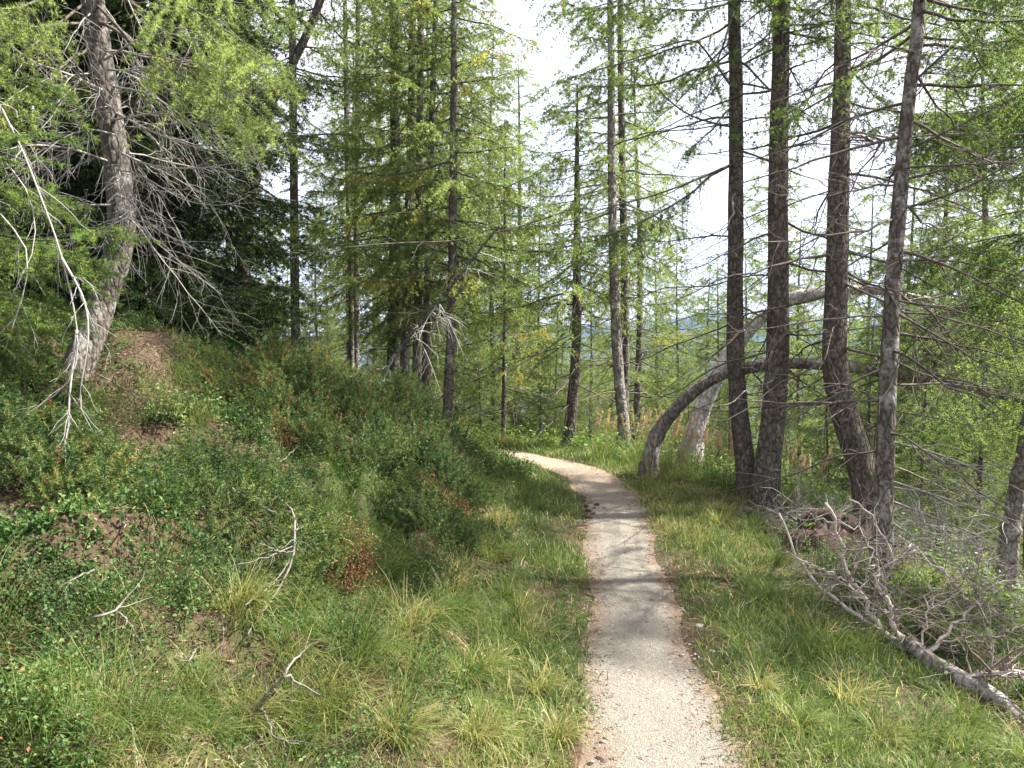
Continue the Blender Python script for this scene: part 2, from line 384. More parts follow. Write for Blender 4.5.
def path_mat():
    m, n = mat_new('sandy_path')
    g = N(n, 'ShaderNodeNewGeometry')
    a = N(n, 'ShaderNodeAttribute', attribute_name='tint')      # 0 centre .. 1 edge
    fine = N(n, 'ShaderNodeTexNoise', Scale=120.0, Detail=5.0, Roughness=0.8); n.links.new(g.outputs['Position'], fine.inputs['Vector'])
    big = N(n, 'ShaderNodeTexNoise', Scale=5.0, Detail=6.0, Roughness=0.65); n.links.new(g.outputs['Position'], big.inputs['Vector'])
    vo = N(n, 'ShaderNodeTexVoronoi'); vo.inputs['Scale'].default_value = 150; n.links.new(g.outputs['Position'], vo.inputs['Vector'])
    sand = ramp(n, [(0.25, (0.105, 0.095, 0.080)), (0.5, (0.20, 0.184, 0.158)), (0.75, (0.305, 0.283, 0.245))], fine.outputs['Fac'])
    peb = ramp(n, [(0.0, (0.74, 0.73, 0.71)), (1.0, (1.15, 1.14, 1.11))], vo.outputs['Color'])
    mu = N(n, 'ShaderNodeMix', data_type='RGBA', blend_type='MULTIPLY'); mu.inputs['Factor'].default_value = 1
    n.links.new(sand, mu.inputs['A']); n.links.new(peb, mu.inputs['B'])
    soil = ramp(n, [(0.3, (0.07, 0.045, 0.03)), (0.6, (0.19, 0.13, 0.09)), (0.75, (0.32, 0.24, 0.17))], fine.outputs['Fac'])
    ad = N(n, 'ShaderNodeMath', operation='MULTIPLY_ADD'); ad.inputs[1].default_value = 1.3; ad.inputs[2].default_value = -0.62
    n.links.new(big.outputs['Fac'], ad.inputs[0])
    a2 = N(n, 'ShaderNodeMath', operation='ADD'); n.links.new(a.outputs['Fac'], a2.inputs[0]); n.links.new(ad.outputs[0], a2.inputs[1])
    f = ramp(n, [(0.55, (0, 0, 0)), (1.05, (0.9, 0.9, 0.9))], a2.outputs[0])
    mx = N(n, 'ShaderNodeMix', data_type='RGBA')
    n.links.new(f, mx.inputs['Factor']); n.links.new(mu.outputs['Result'], mx.inputs['A']); n.links.new(soil, mx.inputs['B'])
    # the far stretch is redder bare earth
    sx = N(n, 'ShaderNodeSeparateXYZ'); n.links.new(g.outputs['Position'], sx.inputs[0])
    rr = N(n, 'ShaderNodeMapRange'); rr.inputs['From Min'].default_value = 6.2; rr.inputs['From Max'].default_value = 8.5; rr.inputs['To Max'].default_value = 0.75
    n.links.new(sx.outputs['Y'], rr.inputs['Value'])
    earth = ramp(n, [(0.25, (0.17, 0.115, 0.08)), (0.5, (0.32, 0.24, 0.175)), (0.75, (0.44, 0.345, 0.265))], fine.outputs['Fac'])
    m2 = N(n, 'ShaderNodeMix', data_type='RGBA')
    n.links.new(rr.outputs[0], m2.inputs['Factor']); n.links.new(mx.outputs['Result'], m2.inputs['A']); n.links.new(earth, m2.inputs['B'])
    p = N(n, 'ShaderNodeBsdfPrincipled', Roughness=0.95); p.inputs['Specular IOR Level'].default_value = 0.15
    n.links.new(m2.outputs['Result'], p.inputs['Base Color'])
    h0 = N(n, 'ShaderNodeMath', operation='MULTIPLY_ADD'); h0.inputs[1].default_value = 5.0; n.links.new(big.outputs['Fac'], h0.inputs[0]); n.links.new(fine.outputs['Fac'], h0.inputs[2])
    hh = N(n, 'ShaderNodeMath', operation='ADD'); n.links.new(h0.outputs[0], hh.inputs[0]); n.links.new(vo.outputs['Distance'], hh.inputs[1])
    bp = N(n, 'ShaderNodeBump', Strength=0.7, Distance=0.008); n.links.new(hh.outputs[0], bp.inputs['Height']); n.links.new(bp.outputs[0], p.inputs['Normal'])
    o = N(n, 'ShaderNodeOutputMaterial'); n.links.new(p.outputs[0], o.inputs[0])
    return m

def hill_mat():
    m, n = mat_new('far_forest')
    g = N(n, 'ShaderNodeNewGeometry')
    n2 = N(n, 'ShaderNodeTexNoise', Scale=0.012, Detail=8.0, Roughness=0.7); n.links.new(g.outputs['Position'], n2.inputs['Vector'])
    c = ramp(n, [(0.35, (0.02, 0.035, 0.014)), (0.6, (0.045, 0.07, 0.025)), (0.7, (0.11, 0.13, 0.05))], n2.outputs['Fac'])
    p = N(n, 'ShaderNodeBsdfDiffuse'); n.links.new(c, p.inputs['Color'])
    o = N(n, 'ShaderNodeOutputMaterial'); n.links.new(p.outputs[0], o.inputs[0])
    return m
def soil_mat():
    m, n = mat_new('torn_soil')
    tc = N(n, 'ShaderNodeTexCoord'); nz = N(n, 'ShaderNodeTexNoise', Scale=28.0, Detail=7.0, Roughness=0.75); n.links.new(tc.outputs['Object'], nz.inputs['Vector'])
    c = ramp(n, [(0.3, (0.02, 0.013, 0.009)), (0.55, (0.075, 0.045, 0.03)), (0.75, (0.15, 0.10, 0.07))], nz.outputs['Fac'])
    p = N(n, 'ShaderNodeBsdfPrincipled', Roughness=0.95); n.links.new(c, p.inputs['Base Color'])
    bp = N(n, 'ShaderNodeBump', Strength=1.0, Distance=0.03); n.links.new(nz.outputs['Fac'], bp.inputs['Height']); n.links.new(bp.outputs[0], p.inputs['Normal'])
    o = N(n, 'ShaderNodeOutputMaterial'); n.links.new(p.outputs[0], o.inputs[0]); return m
M['soil'] = soil_mat()
M['ground'] = ground_mat(); M['path'] = path_mat(); M['hill'] = hill_mat()

# ------------------------------------------------------------------ tagging
def tag(o, label=None, cat=None, group=None, kind=None):
    if label: o['label'] = label
    if cat: o['category'] = cat
    if group: o['group'] = group
    if kind: o['kind'] = kind
    return o

def empty(name, loc=(0, 0, 0)):
    o = bpy.data.objects.new(name, None); COL.objects.link(o); o.location = loc; o.empty_display_size = 0.2
    return o

def copy_tree(o):
    c = o.copy(); COL.objects.link(c)
    for ch in o.children:
        d = ch.copy(); COL.objects.link(d); d.parent = c
    return c

# ------------------------------------------------------------------ setting
def build_ground():
    a = 8.3; s = 11.0 / a
    t = np.linspace(-1, 1, 441)
    xs = s * np.sinh(a * t) ; ys = s * np.sinh(a * t) + 4.0
    X, Y = np.meshgrid(xs, ys)
    Z = H(X, Y)
    V = np.stack([X, Y, Z], -1).reshape(-1, 3)
    n = len(t); idx = np.arange(n * n).reshape(n, n)
    q = np.stack([idx[:-1, :-1], idx[:-1, 1:], idx[1:, 1:], idx[1:, :-1]], -1).reshape(-1, 4)
    mb = MB(); mb.add(V, None, q)
    tag(mb.build('ground', M['ground']), kind='structure')

def build_path():
    C = resample(PATH[2:21], 420)
    tgt = norm(np.gradient(C, axis=0)); nrm = np.stack([-tgt[:, 1], tgt[:, 0]], -1)
    L = np.concatenate([[0], np.cumsum(np.linalg.norm(np.diff(C, axis=0), axis=1))])
    wl = 0.25 + 0.09 * (fbm(L * 1.7, L * 0 + 3, 41, 3) - 0.5) * 2
    wr = 0.27 + 0.11 * (fbm(L * 1.5, L * 0 + 7, 47, 3) - 0.5) * 2
    k = 17; sp = np.linspace(-1, 1, k)
    off = np.where(sp[None, :] < 0, sp[None, :] * wr[:, None], sp[None, :] * wl[:, None])
    XY = C[:, None, :] + off[:, :, None] * nrm[:, None, :]
    Z = H(XY[..., 0], XY[..., 1]) + 0.006 * (1 - np.abs(sp)[None, :] ** 4 * 1.6) + 0.004
    V = np.concatenate([XY, Z[..., None]], -1)
    n = len(C); idx = np.arange(n * k).reshape(n, k)
    q = np.stack([idx[:-1, 1:], idx[:-1, :-1], idx[1:, :-1], idx[1:, 1:]], -1).reshape(-1, 4)
    mb = MB(); mb.add(V, None, q, 0, np.broadcast_to(np.abs(sp)[None, :], (n, k)).ravel())
    tag(mb.build('path', M['path']), kind='structure')

def build_hills():
    th = np.radians(np.linspace(-62, 62, 240)); rr = np.linspace(1500, 3300, 40)
    T, Rr = np.meshgrid(th, rr)
    X = Rr * np.sin(T); Y = Rr * np.cos(T)
    ridge = 95 + 110 * (fbm(np.degrees(T) / 16, T * 0, 60, 4) - 0.5) * 2
    t = (Rr - 1500) / 1800
    Z = -330 + (ridge + 330) * smooth(0, 0.9, t) + (fbm(X / 160, Y / 160, 70, 4) - 0.5) * 70 * (t > 0)
    n, k = T.shape; idx = np.arange(n * k).reshape(n, k)
    q = np.stack([idx[:-1, :-1], idx[1:, :-1], idx[1:, 1:], idx[:-1, 1:]], -1).reshape(-1, 4)
    mb = MB(); mb.add(np.stack([X, Y, Z], -1), None, q[:, ::-1])
    tag(mb.build('hills', M['hill']), kind='structure')

def build_haze():
    m, n = mat_new('air')
    v = N(n, 'ShaderNodeVolumePrincipled')
    v.inputs['Color'].default_value = (0.36, 0.49, 1.0, 1); v.inputs['Density'].default_value = HAZE
    v.inputs['Anisotropy'].default_value = 0.0
    o = N(n, 'ShaderNodeOutputMaterial'); n.links.new(v.outputs[0], o.inputs['Volume'])
    x0, x1, y0, y1, z0, z1 = -3500, 3500, -3500, 3520, -420, 260
    V = [(x, y, z) for z in (z0, z1) for y in (y0, y1) for x in (x0, x1)]
    q = [(0, 2, 3, 1), (4, 5, 7, 6), (0, 1, 5, 4), (2, 6, 7, 3), (0, 4, 6, 2), (1, 3, 7, 5)]
    mb = MB(); mb.add(V, None, q)
    o = mb.build('haze', m, None, False); tag(o, kind='stuff')
HAZE = 0.00017
build_ground(); build_path(); build_hills(); build_haze()

# ------------------------------------------------------------------ tree kit
UP = np.array([0, 0, 1.0])

def curve_batch(base, d, L, droop, n=5, up=0.0, rng=None, wob=0.0):
    """base (T,3), d (T,3) unit, L (T,) -> polylines (T,n,3); gravity droop then upturn at the tip"""
    t = np.linspace(0, 1, n)[None, :, None]
    P = base[:, None, :] + d[:, None, :] * t * L[:, None, None]
    P[:, :, 2] += L[:, None] * (-droop * t[..., 0] ** 1.5 + up * t[..., 0] ** 3)
    if wob and rng is not None:
        w = rng.normal(0, wob, P.shape) * L[:, None, None]; w[:, 0] = 0
        P += np.cumsum(w, axis=1) * 0.6
    return P

def needles(mb, P, L, spacing, per, nl, nw, rng, tint, mat, fwd=0.25, start=0.05, flat=0.0):
    """triangular needles in tufts along polylines P (T,n,3)"""
    T, n, _ = P.shape
    cnt = np.maximum((L / spacing).astype(int), 2)
    ti = np.repeat(np.arange(T), cnt)
    s = start + (1 - start) * rng.random(len(ti))
    x = s * (n - 1); i = np.minimum(x.astype(int), n - 2); f = (x - i)[:, None]
    A = P[ti, i]; B = P[ti, i + 1]
    p = A + (B - A) * f; tg = norm(B - A)
    p = np.repeat(p, per, 0); tg = np.repeat(tg, per, 0); ti = np.repeat(ti, per)
    r = rng.normal(size=p.shape); r[:, 2] *= (1 - flat)
    r = norm(r - (r * tg).sum(1, keepdims=True) * tg)
    d = norm(r + tg * fwd * (0.5 + rng.random((len(r), 1))))
    side = norm(np.cross(d, rng.normal(size=d.shape)))
    ln = nl * (0.7 + 0.6 * rng.random((len(p), 1)))
    w = nw * (0.7 + 0.6 * rng.random((len(p), 1)))
    V = np.stack([p - side * w / 2, p + side * w / 2, p + d * ln], 1).reshape(-1, 3)
    tn = np.where(tint[ti] > .98, .999, np.clip(tint[ti] + rng.normal(0, 0.06, len(ti)), 0, .94))
    mb.add(V, np.arange(len(V)).reshape(-1, 3), None, mat, np.repeat(tn, 3))

def on_line(P, s):
    """points and tangents at fractions s of a polyline (n,3)"""
    x = s * (len(P) - 1); i = np.minimum(x.astype(int), len(P) - 2); f = (x - i)[:, None]
    return P[i] + (P[i + 1] - P[i]) * f, norm(P[i + 1] - P[i])

def live_branch(mb, start, d, L, r, rng, kind, q, s0=0.10):
    """one living bough with its twigs and needles; q scales the needles (1: close up)"""
    larch = kind == 'larch'
    n = 9
    t = np.linspace(0, 1, n)[:, None]
    P = start + d * t * L
    P[:, 2] += L * (((-.08 - .25 * rng.random()) * t[:, 0] + (.02 + .2 * rng.random()) * t[:, 0] ** 3) if larch else (-0.22 * t[:, 0] + 0.16 * t[:, 0] ** 2.5))
    w = rng.normal(0, 0.012, P.shape) * L; w[0] = 0; P += np.cumsum(w, 0)
    tubes(mb, P, np.linspace(r, r * 0.22, n)[None], 4, 1, 0.35 + 0.2 * rng.random())
    dens = 22.0 if larch else 24.0
    nt_ = max(int(L * dens), 4)
    s = s0 + (1 - s0) * rng.random(nt_) ** 0.85
    b, tg = on_line(P, s)
    sidev = norm(np.cross(tg, UP)) * np.where(rng.random(nt_) < 0.5, 1, -1)[:, None]
    dirs = norm(tg * (0.55 + 0.35 * rng.random((nt_, 1))) + sidev * (0.45 + 0.6 * rng.random((nt_, 1))) + UP * rng.normal(-0.12 if larch else -0.05, 0.22, (nt_, 1)))
    TL = (0.16 + 0.42 * rng.random(nt_)) * (1.15 - 0.75 * s) * (0.7 + 0.3 * L) * (1.0 if larch else 0.95)
    if not larch: TL = TL * 1.25
    TL = np.clip(TL, 0.08, 0.8)
    P2 = curve_batch(b, dirs, TL, 0.62 if larch else 0.45, 5, 0.12, rng, 0.03)
    tubes(mb, P2, np.linspace(1, 0.4, 5)[None] * np.full((nt_, 1), 0.0026), 3, 1, 0.3)
    tint = np.clip(rng.normal(0.5, 0.17) + rng.normal(0, 0.12, nt_), 0.02, 0.93)
    if larch and q > 1 and rng.random() < 0.0012: tint[: nt_ // 3] = 0.99
    # side shoots
    m = int(nt_ * (1.5 if larch else 2.2)); ti = rng.integers(0, nt_, m)
    ss = 0.15 + 0.8 * rng.random(m)
    x = ss * 4; i = np.minimum(x.astype(int), 3); f = (x - i)[:, None]
    b3 = P2[ti, i] + (P2[ti, i + 1] - P2[ti, i]) * f; t3 = norm(P2[ti, i + 1] - P2[ti, i])
    d3 = norm(t3 + norm(np.cross(t3, UP)) * np.where(rng.random(m) < 0.5, 1, -1)[:, None] * 0.8 + rng.normal(0, 0.2, (m, 3)))
    L3 = TL[ti] * (0.25 + 0.35 * rng.random(m))
    P3 = curve_batch(b3, d3, L3, 0.35 if larch else 0.15, 4, 0.05, rng, 0.03)
    if larch:
        needles(mb, P2, TL, 0.018 * q, 7, 0.026 * (0.75 + 0.25 * q), 0.0042 * q, rng, tint, 0, 0.3)
        needles(mb, P3, L3, 0.018 * q, 7, 0.024 * (0.75 + 0.25 * q), 0.0042 * q, rng, tint[ti], 0, 0.3, 0.0)
        needles(mb, P[None, 2:], np.array([L]), 0.03 * q, 5, 0.03, 0.005 * q, rng, tint[:1], 0, 0.3)
    else:
        needles(mb, P2, TL, 0.012 * q, 6, 0.030 * (0.75 + 0.25 * q), 0.0046 * q, rng, tint, 0, 0.7, 0.0, 0.3)
        needles(mb, P3, L3, 0.012 * q, 6, 0.030 * (0.75 + 0.25 * q), 0.0046 * q, rng, tint[ti] + 0.15, 0, 0.7, 0.0, 0.3)
        needles(mb, P[None, 2:], np.array([L]), 0.012 * q, 5, 0.024, 0.0046 * q, rng, tint[:1], 0, 0.6)

def stick(mb, P, r, rng, subs=8, sublen=0.35, mat=0, tint=0.5, hang=0.3, lev=2, sides=5, tip=0.25, spread=0.8, subtint=None):
    """a bare branch along polyline P with bare side twigs (and their twigs)"""
    P = np.asarray(P, float); n = len(P)
    L = np.linalg.norm(np.diff(P, axis=0), axis=1).sum()
    tubes(mb, P, np.linspace(r, r * tip, n)[None], sides, mat, tint, cap=True)
    if subs <= 0: return
    if subtint is not None: tint = subtint
    s = 0.12 + 0.86 * rng.random(subs)
    b, tg = on_line(P, s)
    rv = rng.normal(size=(subs, 3)); rv = norm(rv - (rv * tg).sum(1, keepdims=True) * tg)
    d = norm(tg * 0.75 + rv * spread)
    SL = sublen * (0.35 + 0.9 * rng.random(subs)) * (1.1 - 0.6 * s)
    P2 = curve_batch(b, d, SL, hang, 6, 0.05, rng, 0.055)
    rr = np.minimum(r * (1 - s * 0.8) * 0.55, 0.006)
    tubes(mb, P2, rr[:, None] * np.linspace(1, 0.35, 6)[None], 4, mat, np.clip(tint + rng.normal(0, 0.12, subs), 0, 1))
    if lev > 1:
        m = subs * 3; ti = rng.integers(0, subs, m); ss = 0.15 + 0.8 * rng.random(m)
        x = ss * 5; i = np.minimum(x.astype(int), 4); f = (x - i)[:, None]
        b3 = P2[ti, i] + (P2[ti, i + 1] - P2[ti, i]) * f; t3 = norm(P2[ti, i + 1] - P2[ti, i])
        d3 = norm(t3 * 0.6 + rng.normal(0, 0.6, (m, 3)))
        L3 = SL[ti] * (0.15 + 0.35 * rng.random(m))
        P3 = curve_batch(b3, d3, L3, hang, 4, 0.0, rng, 0.06)
        tubes(mb, P3, (rr[ti] * 0.5)[:, None] * np.linspace(1, 0.5, 4)[None], 3, mat, np.clip(tint + rng.normal(0, 0.12, m), 0, 1))

def radial(phi, el):
    return np.array([math.cos(phi) * math.cos(el), math.sin(phi) * math.cos(el), math.sin(el)])

def tree_axis(P, z):
    """point and radius index at height z on a trunk polyline sorted by arclength"""
    k = np.argmax(P[:, 2] >= z) if (P[:, 2] >= z).any() else len(P) - 1
    k = max(k, 1)
    f = (z - P[k - 1, 2]) / max(P[k, 2] - P[k - 1, 2], 1e-6)
    return P[k - 1] + (P[k] - P[k - 1]) * np.clip(f, 0, 1), k

def crown(mb, P, rad, rng, kind, live0, live1, lmax, nb, q, phis=None, top_pow=0.8, lmin=0.25, el_low=-0.15, el_top=0.45):
    """living boughs from height live0 to live1 (metres above the trunk base)"""
    z0 = P[0, 2]
    for i in range(nb):
        f = (i + rng.random()) / nb
        z = z0 + live0 + (live1 - live0) * f
        c, k = tree_axis(P, z)
        L = lmin + (lmax - lmin) * (1 - f) ** top_pow * (0.6 + 0.5 * rng.random())
        if f < 0.15 and kind == 'larch': L *= 0.6 + 2.6 * f
        phi = i * 2.39996 + rng.normal(0, 0.4)
        if phis is not None:
            phi = phis[0] + (phis[1] - phis[0]) * rng.random()
        el = el_low + (el_top - el_low) * f + rng.normal(0, 0.19)
        live_branch(mb, c, radial(phi, el), L, max(0.006, 0.012 * L ** 0.8), rng, kind, q)

def bare(mb, P, rng, z0, z1, nb, lmax, mat=0, tint=0.4, subs=6, el=(-0.25, 0.15), droop=0.15, lev=1, rb=0.010):
    for i in range(nb):
        z = P[0, 2] + z0 + (z1 - z0) * (i + rng.random()) / nb
        c, k = tree_axis(P, z)
        L = lmax * (0.3 + 0.7 * rng.random())
        d = radial(i * 2.39996 + rng.normal(0, 0.5), el[0] + (el[1] - el[0]) * rng.random())
        pl = curve_batch(c[None], d[None], np.array([L]), droop * rng.random() * 2, 8, 0.12 * rng.random(), rng, 0.02)[0]
        stick(mb, pl, rb * (0.6 + 0.5 * rng.random()), rng, subs, 0.45 * L ** 0.5, mat, tint, 0.25, lev, 4)

def straight_trunk(hgt, r, rng, lean=0.01, n=26, bend=0.0):
    t = np.linspace(0, 1, n)
    P = np.zeros((n, 3)); P[:, 2] = hgt * t
    ph = rng.random() * 6.28
    P[:, 0] = (lean * t + bend * np.exp(-t * 8) + 0.004 * np.sin(t * 7 + ph)) * hgt
    P[:, 1] = 0.004 * np.cos(t * 6 + ph) * hgt
    rad = r * (1 - t) ** 0.8 + 0.006
    return P, rad

# ------------------------------------------------------------------ hero trees along traced trunks
def traced_trunk(px, r0, r1, top_h, top_r=0.012, n=70, ground=True):
    """px: list of (x, y, depth). The stem continues upward to top_h above its base."""
    P = np.array([unproj(*p) for p in px])
    if ground:
        P[0, 2] = h1(P[0, 0], P[0, 1]) - 0.08
    d = norm(P[-1] - P[-2]); d = norm(d * 0.6 + UP * 0.4)
    need = P[0, 2] + top_h - P[-1, 2]
    seen = np.linalg.norm(np.diff(P, axis=0), axis=1).sum()
    if need > 0.3:
        e1 = P[-1] + d * need * 0.5; e2 = e1 + norm(d + UP * 0.5) * need * 0.5
        P = np.vstack([P, e1, e2])
    P = resample(P, n)
    L = np.concatenate([[0], np.cumsum(np.linalg.norm(np.diff(P, axis=0), axis=1))])
    rad = np.interp(L, [0, seen, max(L[-1], seen + 0.01)], [r0, r1, top_r])
    return P, rad

BASES = []
def near_base(x, y):
    d = np.full(len(x), 99.0)
    for bx, by in BASES: d = np.minimum(d, np.hypot(x - bx, y - by))
    return d
def hero(name, label, cat, px, r0, r1, top_h, bark='bark', seed=1, group=None, flare=0.6, rough=0.12, sides=22):
    rng = np.random.default_rng(seed)
    P, rad = traced_trunk(px, r0 * .80, r1 * .80, top_h)
    base = P[0].copy()
    e = tag(empty(name, base), label, cat, group)
    if px[0][2] < 12: BASES.append((base[0], base[1]))
    P = P - base
    mb = MB(); bark_tube(mb, P, rad, sides, rough, seed, flare); mb.build('trunk', M[bark], e)
    return e, P, rad, rng, base

def dead_parts(e, P, rng, zs, lmax, mat, subs=8, lev=2, phis=None, rb=0.011, el=(-0.3, 0.1), droop=0.2, sublen=0.45):
    """each bare branch a part of its own"""
    for i, z in enumerate(zs):
        c, k = tree_axis(P, z)
        L = lmax * (0.35 + 0.65 * rng.random())
        phi = i * 2.39996 + rng.normal(0, 0.5) if phis is None else phis[0] + (phis[1] - phis[0]) * rng.random()
        d = radial(phi, el[0] + (el[1] - el[0]) * rng.random())
        pl = curve_batch(c[None], d[None], np.array([L]), droop * rng.random() * 2, 10, 0.15 * rng.random(), rng, 0.018)[0]
        mb = MB(); stick(mb, pl, rb * (0.6 + 0.6 * rng.random()), rng, subs, sublen, 0, 0.3 + 0.4 * rng.random(), 0.25, lev, 5)
        mb.build('branch', M[mat], e)

def traced_branch(e, base, pts, r, rng, mat, subs=10, sublen=0.35, hang=0.3, lev=2, name='branch', tint=0.5, n=18, tip=0.25, spread=0.8):
    P = resample(np.array([unproj(*p) for p in pts]), n) - base
    mb = MB(); stick(mb, P, r, rng, subs, sublen, 0, tint, hang, lev, 6, tip, spread)
    return mb.build(name, M[mat], e)

def add_crown(e, P, rad, rng, mat, twig='twig', **kw):
    mb = MB(); crown(mb, P, rad, rng, **kw)
    return mb.build('crown', [M[mat], M[twig]], e)

LARCH = 'larch'
# --- the big crooked tree on the bank
e, P, rad, rng, b = hero('larch_tree', 'crooked grey larch curving out of the bank, bare lichened branches around its trunk', 'tree',
    [(56, 412, 5.0), (78, 368, 5.1), (103, 300, 5.3), (121, 240, 5.3), (118, 175, 5.3), (108, 100, 5.3), (95, 20, 5.3), (88, -60, 5.3)], 0.115, 0.086, 9.0, 'bark', 11, flare=0.22)
for pts, r in [
    ([(105, 85, 5.3), (150, 95, 5.1), (190, 120, 4.9), (235, 128, 4.8), (275, 130, 4.7)], .012),
    ([(110, 110, 5.3), (160, 135, 5.0), (210, 150, 4.8), (258, 150, 4.6)], .012),
    ([(115, 150, 5.3), (150, 165, 5.0), (200, 168, 4.8), (262, 158, 4.6)], .011),
    ([(112, 95, 5.3), (70, 75, 5.0), (30, 60, 4.7), (0, 35, 4.4)], .014),
    ([(118, 165, 5.3), (75, 150, 5.0), (35, 145, 4.6), (5, 150, 4.3)], .012),
    ([(119, 205, 5.3), (85, 205, 5.0), (50, 208, 4.7), (10, 200, 4.4)], .010),
    ([(118, 195, 5.2), (135, 205, 4.9), (150, 235, 4.8), (175, 258, 4.7), (222, 295, 4.6)], .009),
    ([(117, 170, 5.2), (140, 175, 4.9), (185, 200, 4.7), (225, 205, 4.6), (250, 195, 4.5)], .008),
    ([(108, 70, 5.2), (140, 70, 5.0), (180, 60, 4.8), (225, 72, 4.6)], .010),
    ([(104, 60, 5.2), (150, 35, 4.9), (200, 40, 4.7), (250, 62, 4.6)], .010),
    ([(116, 135, 5.2), (90, 130, 4.9), (60, 140, 4.7), (20, 175, 4.5)], .009),
    ([(119, 230, 5.2), (95, 236, 4.9), (60, 250, 4.7), (30, 290, 4.6)], .008),
    ([(117, 180, 5.2), (128, 215, 5.0), (150, 220, 4.9), (165, 190, 4.8)], .007),
    ([(112, 120, 5.2), (170, 110, 4.9), (215, 95, 4.8), (265, 100, 4.7)], .009)]:
    traced_branch(e, b, pts, r * .8, rng, 'twig_grey', 26, 0.45, 0.35, 2)
dead_parts(e, P, rng, np.linspace(1.3, 3.3, 16), 1.5, 'twig_grey', 16, 2, rb=.009, droop=.35)
mb = MB()
for pts in [[(95, 20, 5.3), (150, 0, 4.9), (215, 10, 4.6), (265, 45, 4.4)], [(95, 20, 5.3), (50, 0, 4.8), (0, 10, 4.4)], [(90, -20, 5.3), (160, -30, 4.8), (240, -10, 4.5)],
            [(102, 50, 5.3), (170, 40, 5.4), (230, 50, 5.5), (270, 45, 5.5)], [(90, -20, 5.3), (40, -30, 4.7), (-20, -20, 4.2)],
            [(92, 0, 5.3), (180, 25, 4.8), (270, 70, 4.4)], [(92, 0, 5.3), (20, 20, 4.8), (-20, 60, 4.4)], [(88, -60, 5.3), (200, -40, 4.8), (300, 10, 4.5)],
            [(98, 45, 5.3), (60, 35, 4.9), (20, 60, 4.6), (-10, 90, 4.4)], [(90, -30, 5.3), (180, -50, 5.0), (280, -20, 4.8)]]:
    Q = np.array([unproj(*p) for p in pts]) - b
    live_branch(mb, Q[0], norm(Q[-1] - Q[0]), np.linalg.norm(Q[-1] - Q[0]), 0.012, rng, 'larch', 0.8, 0.38)
    Qr = resample(Q, 8)
crown(mb, P, rad, rng, 'larch', 3.4, 9.0, 2.0, 42, 1.5)
mb.build('crown', [M['larch'], M['twig']], e)

# --- hanging pale branch close by, from a tree just out of the picture on the bank
rng = np.random.default_rng(21)
pts = [(-70, 60, 4.0), (-20, 80, 3.9), (15, 135, 3.8), (40, 195, 3.7), (62, 258, 3.6), (77, 330, 3.55), (72, 375, 3.5), (40, 405, 3.5), (0, 412, 3.5)]
e, P, rad, rng, b = hero('spruce_tree', 'spruce at the picture edge whose pale lichened branch hangs down over the bank', 'tree',
    [(-175, 370, 4.4), (-170, 250, 4.4), (-168, 100, 4.4), (-165, -60, 4.4)], 0.13, 0.10, 7.5, 'bark_dark', 22)
traced_branch(e, b, [(-168, 120, 4.4), (-70, 75, 4.1)] + pts[1:], .0085, rng, 'twig_grey', 20, .26, .5, 2, n=40, tint=.6)
traced_branch(e, b, [(62, 258, 3.6), (84, 300, 3.55), (88, 340, 3.5), (80, 400, 3.5), (92, 430, 3.5)], .006, rng, 'twig_grey', 9, .2, .4, 2, tint=.8)
traced_branch(e, b, [(77, 330, 3.55), (70, 390, 3.5), (66, 440, 3.45), (45, 480, 3.4)], .006, rng, 'twig_grey', 12, .22, .4, 2, tint=.7)
traced_branch(e, b, [(-168, 180, 4.4), (-60, 170, 4.1), (10, 225, 3.9), (28, 270, 3.85), (5, 350, 3.8)], .008, rng, 'twig_grey', 14, .28, .6, 2, tint=.7)
traced_branch(e, b, [(-168, 160, 4.4), (-40, 140, 4.2), (20, 180, 4.0), (35, 240, 3.9), (10, 300, 3.8)], .007, rng, 'twig_grey', 10, .25, .6, 2, tint=.7)
mb = MB()
for (ax, ay, dx, dy, dd) in [(-168, 170, 95, 215, 4.0), (-168, 150, 70, 175, 4.1), (-168, 190, 60, 240, 3.9), (-168, 210, 50, 275, 4.0), (-168, 120, 30, 130, 3.8), (-168, 40, 40, 60, 4.0), (-168, 230, 10, 320, 4.1)]:
    a = unproj(ax, ay, 4.4) - b; c = unproj(dx, dy, dd) - b
    live_branch(mb, a, norm(c - a), np.linalg.norm(c - a), 0.011, rng, 'spruce', 1.1)
crown(mb, P, rad, rng, 'spruce', 2.6, 7.5, 1.5, 30, 1.6)
mb.build('crown', [M['larch_dark'], M['twig']], e)

# --- dark spruce behind the crooked tree
def spruce(name, label, px, py, d, hgt, r, lmax, nb, q, seed, live0=0.15, mat='spruce', zfix=None):
    rng = np.random.default_rng(seed)
    p = unproj(px, py, d); z = h1(p[0], p[1]) - 0.1
    e = tag(empty(name, (p[0], p[1], z)), label, 'tree')
    P, rad = straight_trunk(hgt, r, rng)
    mb = MB(); bark_tube(mb, P, rad, 14, .08, seed, .3); mb.build('trunk', M['bark_dark'], e)
    add_crown(e, P, rad, rng, mat, kind='spruce', live0=live0, live1=hgt - 0.1, lmax=lmax, nb=nb, q=q, top_pow=0.75, el_low=-0.22, el_top=0.35)
    return e
spruce('spruce_tree', 'dense dark spruce behind the crooked larch, boughs sweeping down to the ground', 158, 345, 8.0, 8.5, .09, 1.95, 290, 1.7, 31)
spruce('spruce_tree', 'dark spruce further up the bank, low boughs behind the hanging pale branch', 30, 330, 8.8, 8.0, .09, 2.2, 230, 1.7, 32)

